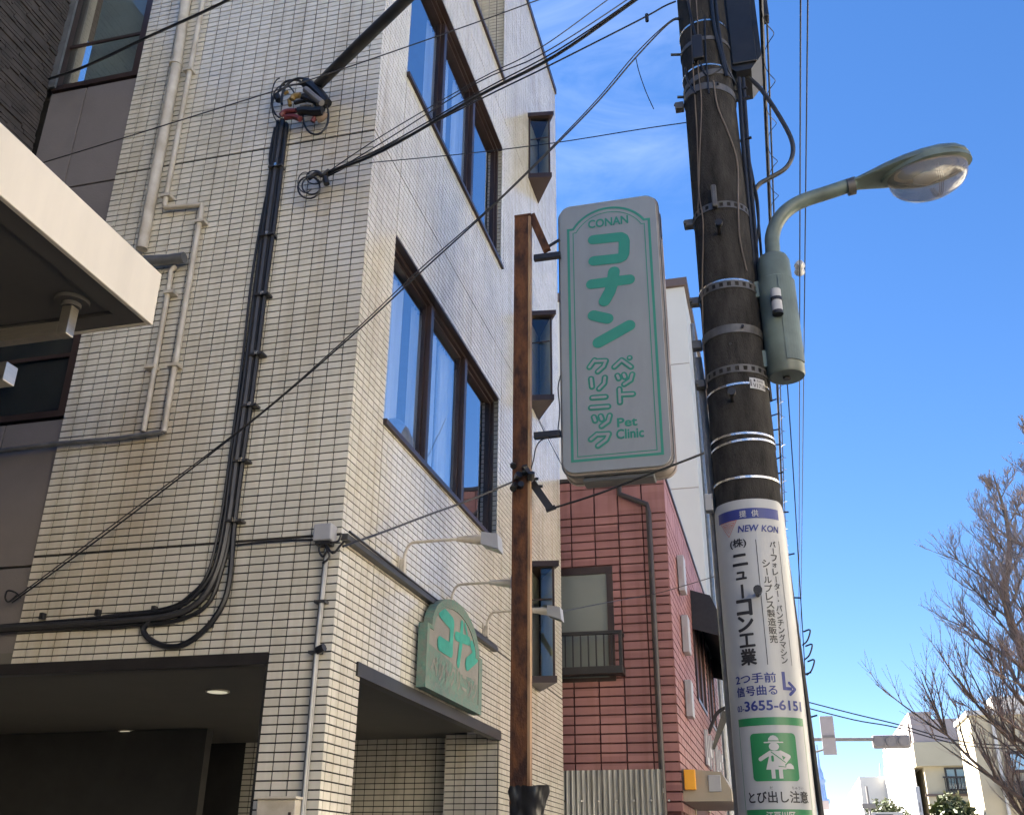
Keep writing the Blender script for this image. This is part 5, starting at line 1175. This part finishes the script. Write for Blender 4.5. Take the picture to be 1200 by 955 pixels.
# ================================================================== WHITE BUILDING BEHIND
WY = 22.0; wx = at_y(823, 623, WY).x; wz = at_y(790, 337, WY).z
wb = thing('white_building', 'tall white panel building with brown coping behind the red building', 'building', (-3, WY + 4, 0))
body = MB().box((-5.5, WY + .02, 0), (wx - .02, WY + 10, wz - .05)).build('core', 'mauve', wb)
z = 0.0
while z < wz - .2:
    h = min(3.2, wz - z)
    for (a, b) in ((-5.5, -4.3), (-4.28, -2.6), (-2.58, wx)):
        MB().box((a, WY, z + .012), (b, WY + .03, z + h - .012)).build('panel', 'whitewall', wb)
    for k in range(4): MB().box((wx - .03, WY + .032 + k * 2.5, z + .012), (wx - .001, WY + 2.5 + k * 2.5, z + h - .012)).build('panel', 'whitewall', wb)
    z += 3.2
MB().box((-5.6, WY - .08, wz), (wx + .08, WY + 10.1, wz + .22)).build('coping', 'brown', wb)
MB().tube([(wx + .08, WY + .9, 0), (wx + .08, WY + .9, wz - .6)], .05, 8).build('drainpipe', 'conduit', wb)

# ================================================================== TRAFFIC SIGNAL
TY = 38.0
sg_ = thing('traffic_signal', 'horizontal grey traffic signal seen from behind on a long arm', 'traffic signal', (at_y(935, 870, TY).x, TY, 0))
p0, p1 = at_y(930, 866, TY), at_y(1022, 866, TY); q0, q1 = at_y(1021, 861, TY), at_y(1068, 876, TY)
MB().tube([(p0.x - .4, TY, 0), (p0.x - .4, TY, p0.z + .3)], .13, 10).build('post', 'signalgrey', sg_); MB().tube([(p0.x - .4, TY, p0.z), (q0.x + .05, TY, p1.z)], .06, 8).build('arm', 'signalgrey', sg_)
MB().tube([(p0.x, TY, p0.z - .6), (p0.x + 1.0, TY, p0.z - .35)], .035, 6).build('stay', 'signalgrey', sg_)
MB().bbox((q0.x, TY - .02, q1.z), (q1.x, TY + .16, q0.z), .08).build('housing', 'signalgrey', sg_)
for k in range(3):
    c = q0.x + (q1.x - q0.x) * (k + .5) / 3
    MB().tube([(c, TY - .03, (q0.z + q1.z) / 2), (c, TY - .06, (q0.z + q1.z) / 2)], .17, 14).build('lamp_back', 'signalgrey', sg_); MB().tube([(c, TY + .165, (q0.z + q1.z) / 2), (c, TY + .36, (q0.z + q1.z) / 2 - .02)], .16, 14).build('hood', 'signalgrey', sg_)
a, b = at_y(960, 839, TY - .3), at_y(983, 884, TY - .3)
sp3 = thing('road_sign', 'grey back of an upright road sign beside the traffic signal', 'sign', (a.x, TY - .3, b.z))
MB().bbox((a.x, TY - .33, b.z), (b.x - .05, TY - .29, a.z), .01).build('plate', 'signback', sp3); MB().box((a.x + .02, TY - .36, (a.z + b.z) / 2 - .08), (b.x - .07, TY - .331, (a.z + b.z) / 2)).build('channel', 'signalgrey', sp3)

# ================================================================== FAR RIGHT SIDE OF THE STREET
def windowed(par, x0, x1, z0, z1, Y, m='bronze', n=2, curtain=True):
    mb = MB(); f = .12
    mb.box((x0, Y - .06, z0), (x0 + f, Y + .02, z1)); mb.box((x1 - f, Y - .06, z0), (x1, Y + .02, z1)); mb.box((x0 + f, Y - .06, z1 - f), (x1 - f, Y + .02, z1)); mb.box((x0 + f, Y - .06, z0), (x1 - f, Y + .02, z0 + f))
    for k in range(1, n): c = x0 + (x1 - x0) * k / n; mb.box((c - f / 2, Y - .06, z0 + f + .001), (c + f / 2, Y + .02, z1 - f - .001))
    wn2 = mb.build('window', m, par); MB().box((x0 + f, Y - .03, z0 + f), (x1 - f, Y - .02, z1 - f)).build('pane', 'glass_dim' if curtain else 'glass', wn2)
    MB().box((x0 + f, Y - .012, z0 + f), (x1 - f, Y - .008, z1 - f)).build('curtain', 'curtain' if curtain else 'dark', wn2)
    return wn2
AX = 8.6
cA = at_x(1078, 870, AX)
AY = cA.y
P = lambda x, y: at_y(x, y, AY)
bA = thing('cream_building', 'cream corner building with a mauve parapet and a curtained window across the street', 'building', (12, AY + 10, 0))
zA1 = P(1088, 870).z; zA2 = P(1080, 838).z; zA3 = P(1100, 843).z; x1 = P(1150, 870).x; zl = P(1100, 892).z
MB().box((AX, AY, 0), (x1 + 3, AY + 22, zl - .3)).build('lower_wall', 'cream', bA); MB().box((AX - .5, AY - .5, zl - .3), (x1 + 3, AY + 22, zA1)).build('overhang', 'cream', bA)
MB().box((AX - .42, AY - .42, zA1), (x1 + 3, AY + 22, zA3)).build('upper_wall', 'mauve', bA); MB().box((AX - .44, AY - .44, zA3 - .3), (AX + .9, AY + 22.1, zA2)).build('parapet', 'mauve', bA); MB().box((AX - .5, AY - .5, zA2), (AX + .96, AY + 22.2, zA2 + .16)).build('coping', 'mauve', bA)
MB().box((AX - .62, AY - .62, 0), (AX - .51, AY + 22, zA2)).build('white_side', 'offwhite', bA) if False else None
MB().box((AX - .56, AY + .6, 0), (AX - .505, AY + 22, zA3)).build('side_wall', 'offwhite', bA)
a, b = P(1106, 899), P(1136, 926); windowed(bA, a.x, b.x, b.z, a.z, AY, 'blackmetal'); 
mb = MB(); ybal = AY - .35
for k in range(9): x = a.x - .1 + (b.x - a.x + .2) * k / 8; mb.box((x - .03, ybal, b.z - .1), (x + .03, ybal + .05, b.z + .75))
mb.box((a.x - .2, ybal - .03, b.z + .75), (b.x + .2, ybal + .08, b.z + .85)); mb.box((a.x - .2, ybal - .03, b.z - .2), (b.x + .2, AY - .01, b.z - .1)); mb.build('window_guard', 'blackmetal', bA)
MB().box((AX - .15, AY - .15, P(1090, 930).z - .15), (x1 + 2, AY - .002, P(1090, 930).z)).build('string_course', 'brown', bA)
for k in range(5): MB().box((AX - .9, AY + 1.5 + k * 1.2, 2.2), (AX - .57, AY + 1.9 + k * 1.2, 4.2 + .15 * k)).build('fin', 'cream', bA)
sgn = thing('shop_sign', 'white upright shop sign with black marks on the cream corner building', 'sign', tuple(P(1078, 955)))
a, b = at_y(1072, 921, AY - 2), at_y(1084, 965, AY - 2); MB().bbox((a.x, AY - 2.0, b.z), (b.x, AY - 1.7, a.z), .04).build('board', 'pale', sgn)
mb = MB(); mb.box((a.x + .12, AY - 2.02, a.z - 1.5), (b.x - .12, AY - 2.001, a.z - .95)); mb.box((a.x + .12, AY - 2.02, a.z - 2.4), (b.x - .2, AY - 2.001, a.z - 1.7)); mb.build('marks', 'ink', sgn)
# yellow building nearer
BX = 7.7
cB = at_x(1146, 900, BX); BYY = cB.y; P2 = lambda x, y: at_y(x, y, BYY)
bB = thing('yellow_building', 'pale yellow building with a sunlit end wall behind the bare tree', 'building', (11, BYY + 4, 0))
ztB = P2(1150, 838).z
BD = at_x(1126, 880, BX).y - BYY
MB().box((BX, BYY, 0), (BX + 9, BYY + BD, ztB)).build('wall', 'cream', bB); MB().box((BX + .9, BYY - .12, 0), (P2(1174, 900).x, BYY - .003, ztB - .4)).build('pier', 'cream', bB); MB().tube([(P2(1172, 900).x, BYY - .22, 0), (P2(1172, 900).x, BYY - .22, ztB - .2)], .07, 8).build('downpipe', 'offwhite', bB)
MB().box((BX - .1, BYY - .15, ztB), (BX + 9.1, BYY + BD + .1, ztB + .2)).build('coping', 'offwhite', bB)
up_ = MB().box((BX + 1.2, BYY + 1.0, ztB + .21), (BX + 8, BYY + BD * .8, P2(1150, 812).z)).build('penthouse', 'offwhite', bB)
a, b = P2(1180, 830), P2(1196, 850); windowed(bB, a.x, b.x + 1, b.z, a.z, BYY + .95, n=2, curtain=False)
a, b = P2(1178, 880), P2(1200, 905); windowed(bB, a.x, b.x + 1.4, b.z, a.z, BYY - .005, n=2, curtain=False)
MB().box((P2(1172, 920).x, BYY - 1.0, P2(1172, 934).z), (BX + 9, BYY - .24, P2(1172, 917).z)).build('dark_awning', 'black', bB)
# pale office further off
DY = 110.0; P3 = lambda x, y: at_y(x, y, DY)
bD = thing('white_office', 'white office block with black signwriting far down the street', 'building', (P3(1020, 955).x, DY, 0))
MB().box((P3(1007, 910).x, DY, 0), (P3(1062, 910).x, DY + 70, P3(1010, 910).z)).build('block', 'offwhite', bD); MB().box((P3(1036, 905).x, DY - .8, 0), (P3(1062, 910).x, DY - .01, P3(1040, 900).z)).build('wing', 'offwhite', bD)
MB().box((P3(1042, 900).x, DY + 1, P3(1040, 900).z + .01), (P3(1052, 900).x, DY + 4, P3(1040, 884).z)).build('tank_house', 'offwhite', bD)
mb = MB(); f3 = lambda u, v, d: (u, DY - .8 - d, v)
a, b = P3(1040, 923), P3(1050, 915); fit(mb, '服', a.x, a.z, P3(1046, 915).x, b.z, f3, .02, .03); a, b = P3(1042, 932), P3(1052, 925); fit(mb, 'ライト', a.x, a.z, b.x, b.z, f3, .02, .03); mb.build('signwriting', 'ink', bD)
MB().tube([P3(1031, 909), P3(1031, 894)], .06, 5).build('antenna', 'conduit', bD)
bE = thing('low_block', 'small pale low block at the foot of the lattice tower', 'building', tuple(at_y(968, 955, 140)))
p = at_y(960, 948, 140); q = at_y(976, 948, 140); MB().box((p.x, 140, 0), (q.x, 150, p.z)).build('wall', 'offwhite', bE); MB().box((p.x + .3, 139.9, p.z + .01), (q.x - .4, 149, p.z + 1.0)).build('roof_house', 'mauve', bE)
fp = at_y(1016, 928, 60); lp = thing('far_pole', 'thin dark post with small boxes in front of the white office', 'post', (fp.x, 60, 0))
MB().tube([(fp.x + .1, 60, 0), (fp.x, 60, fp.z + .3)], .07, 7).build('shaft', 'signalgrey', lp); MB().bbox((fp.x - .35, 59.9, fp.z - .8), (fp.x + .35, 60.05, fp.z - .55), .03).build('box', 'signalgrey', lp)
# lattice tower
TYY = 5200.0; P4 = lambda x, y: at_y(x, y, TYY)
tw_ = thing('lattice_tower', 'pale blue lattice broadcasting tower far beyond the street', 'tower', (P4(966, 1000).x, TYY, 0))
tx = P4(966, 950).x; zt_ = P4(958, 872).z; hgt = zt_
def wd_(t): return np.interp(t, [0, .25, .5, .62, .78, .80, .82, 1], [34, 27, 20, 15, 12, 6, 4, 1.2])
mb = MB(); N = 22
for k in range(N):
    z0, z1 = hgt * k / N, hgt * (k + 1) / N; r0, r1 = wd_(k / N), wd_((k + 1) / N)
    for j in range(8):
        a0 = 2 * math.pi * j / 8; a1 = 2 * math.pi * (j + 1) / 8
        p00 = (tx + r0 * math.cos(a0), TYY + r0 * math.sin(a0), z0); p01 = (tx + r1 * math.cos(a0), TYY + r1 * math.sin(a0), z1); p11 = (tx + r1 * math.cos(a1), TYY + r1 * math.sin(a1), z1)
        mb.tube([p00, p01], 2.4, 4, False); mb.tube([p00, p11], 1.7, 4, False); mb.tube([p01, p11], 1.5, 4, False)
mb.build('lattice', 'skysteel', tw_); MB().tube([(tx, TYY, 0), (tx, TYY, hgt * .8)], [12, 5], 12).build('core', 'skysteel', tw_); MB().tube([(tx, TYY, hgt * .8), (tx, TYY, hgt * 1.0)], [4, 1], 8).build('mast', 'skysteel', tw_)
for t, r_, h in ((.55, 30, 22), (.71, 22, 15)): MB().tube([(tx, TYY, hgt * t - h), (tx, TYY, hgt * t), (tx, TYY, hgt * t + h * .6)], [r_ * .6, r_, r_ * .95], 16).build('observation_deck', 'skysteel', tw_, smooth=True)

# houses across the street, beside and behind the viewer
hb = thing('unseen_house', 'unseen cream house added behind the viewer on the clinic side for bounced light', 'house', (-7, -12, 0))  # added out of view; reflects sunlight onto the shaded tiled front
MB().box((-14, -16, 0), (-1.2, -9, 8.2)).build('wall', 'cream', hb); MB().box((-14.2, -16.2, 8.2), (-1.0, -8.8, 8.4)).build('roof', 'brown', hb)
for z in (1.2, 4.2):
    for x in (-12, -8.6, -5.2): wn2 = MB().box((x, -8.998, z), (x + 1.8, -8.94, z + 1.3)).build('window', 'bronze', hb); MB().box((x + .08, -8.939, z + .08), (x + 1.72, -8.93, z + 1.22)).build('pane', 'glass', wn2)
for k, (y0, y1, h, m_, lb) in enumerate(((-22, -6, 8.5, 'plaster', 'white rendered house across the street behind the viewer'), (-5.5, 7, 6.5, 'plaster', 'cream rendered house directly across the street'), (7.6, 19, 7.6, 'plaster', 'white rendered house across the street ahead of the viewer'), (19.6, 33, 6.6, 'plaster', 'cream rendered house across the street beside the bare trees'))):
    hs_ = thing('unseen_house', lb, 'house', (13, (y0 + y1) / 2, 0))
    MB().box((9.2, y0, 0), (18, y1, h)).build('wall', m_, hs_); MB().box((9.0, y0 - .2, h), (18.2, y1 + .2, h + .2)).build('roof', 'brown', hs_)
    y = y0 + 1.2
    while y < y1 - 2:
        for z in (1.0, 4.0):
            wn2 = MB().box((9.15, y, z), (9.198, y + 1.7, z + 1.3)).build('window', 'bronze', hs_); MB().box((9.14, y + .08, z + .08), (9.149, y + 1.62, z + 1.22)).build('pane', 'glass', wn2)
        y += 3.4

# ================================================================== TREES
def bare_tree(name, label, bx_, by_, h, seed, spread, first=1.6, pieces=None):
    rg = random.Random(seed); t = thing(name, label, 'tree', (bx_, by_, 0), 'bare street trees')
    trunk = MB(); limbs = MB(); tw2 = MB()
    n = 12; tp = [Vector((bx_ + rg.uniform(-.05, .05) * i * .4, by_ + rg.uniform(-.05, .05) * i * .4, h * i / n)) for i in range(n + 1)]
    trunk.tube(smooth_path(tp, 3), [.17 * (1 - i / (n * 3)) ** .8 + .012 for i in range(n * 3 + 1)], 9)
    def grow(p, d, ln, r_, lev):
        steps = 5; pts = [p]; dd = d.copy()
        for i in range(steps):
            dd = (dd + Vector((rg.uniform(-.09, .09), rg.uniform(-.09, .09), rg.uniform(0, .17)))).normalized(); pts.append(pts[-1] + dd * ln / steps)
        (limbs if lev < 2 else tw2).tube(pts, [max(r_ * (1 - .75 * i / steps), .0035) for i in range(steps + 1)], 5 if lev < 2 else 3, False)
        if lev >= 3: return
        kids = (9, 6, 4)[lev]
        for i in range(kids):
            s_ = rg.uniform(.22, 1.0); q = pts[min(int(s_ * steps), steps)]
            side = dd.cross(Vector((rg.uniform(-1, 1), rg.uniform(-1, 1), rg.uniform(-.6, 1)))).normalized()
            nd = (dd * .75 + side * rg.uniform(.35, .75) + Vector((0, 0, .25))).normalized(); grow(q, nd, ln * rg.uniform(.34, .60), r_ * .46, lev + 1)
    nb_ = 36
    for i in range(nb_):
        f = (i + .5) / nb_; z = first + (h - first) * f * .97; q = tp[0].lerp(tp[-1], z / h); k = min(int(z / h * n), n - 1); q = tp[k].lerp(tp[k + 1], z / h * n - k)
        a_ = i * 2.4 + rg.uniform(-.5, .5); ln = spread * (1 - f) ** .75 * rg.uniform(.75, 1.1) + .35
        grow(q, Vector((math.cos(a_), math.sin(a_), .55 + .5 * f)).normalized(), ln, .048 * (1 - f) + .012, 0)
    trunk.build('trunk', 'bark', t, smooth=True); limbs.build('limbs', 'bark', t); tw2.build('twigs', 'twig', t)
    return t
tb = at_y(1150, 566, 22)
bare_tree('bare_tree', 'bare winter tree with upswept branches in front of the yellow building', 4.78, 22, tb.z + .1, 5, 2.6)
bare_tree('bare_tree', 'second bare tree cut off by the right edge of the picture', 5.05, 18.2, at_y(1196, 500, 18.2).z, 9, 2.1)
def leafy(name, label, c, rx, rz, n, seed, col='leaf'):
    rg = random.Random(seed); t = thing(name, label, 'tree', (c[0], c[1], 0)); mb = MB()
    for i in range(n):
        th = rg.uniform(0, 2 * math.pi); ph_ = math.acos(rg.uniform(-1, 1)); rr_ = rg.uniform(.45, 1.0) * (1 + .25 * math.sin(th * 3 + seed) * math.sin(ph_ * 4))
        p = Vector((c[0] + rx * rr_ * math.sin(ph_) * math.cos(th), c[1] + rx * rr_ * math.sin(ph_) * math.sin(th), c[2] + rz * rr_ * math.cos(ph_)))
        u = Vector((rg.uniform(-1, 1), rg.uniform(-1, 1), rg.uniform(-1, 1))).normalized() * rg.uniform(.10, .22); v = u.orthogonal().normalized() * u.length * .6
        mb.add([p - u, p - v, p + u, p + v], [(0, 1, 2, 3)])
    mb.build('crown', col, t, fix=False); tm = MB().tube([(c[0], c[1], 0), (c[0], c[1], c[2])], [.16, .05], 8)
    for i in range(6): a_ = i * 1.05; tm.tube([(c[0], c[1], c[2] * .7), (c[0] + rx * .6 * math.cos(a_), c[1] + rx * .6 * math.sin(a_), c[2] + rz * .4)], [.06, .015], 5)
    tm.build('trunk', 'bark', t)
c = at_y(1117, 950, 48); leafy('leafy_tree', 'round green tree below the curtained window of the cream building', (c.x, 48, c.z - .25), .85, .85, 1700, 3)
c = at_y(1038, 953, 75); leafy('leafy_tree', 'yellowish green tree in front of the white office', (c.x, 75, c.z - .4), 1.5, 1.2, 1500, 4)
nsg = thing('far_sign', 'small white roadside sign with dark marks below the yellowish tree', 'sign', tuple(at_y(1040, 958, 62)))
p = at_y(1040, 956, 62); MB().bbox((p.x - .8, 62, p.z - .2), (p.x + .8, 62.1, p.z + .2), .02).build('board', 'pale', nsg)
MB().box((p.x - .6, 61.98, p.z - .1), (p.x + .3, 61.998, p.z + .1)).build('marks', 'ink', nsg); MB().tube([(p.x, 62.05, 0), (p.x, 62.05, p.z - .2)], .04, 6).build('post', 'galv', nsg)
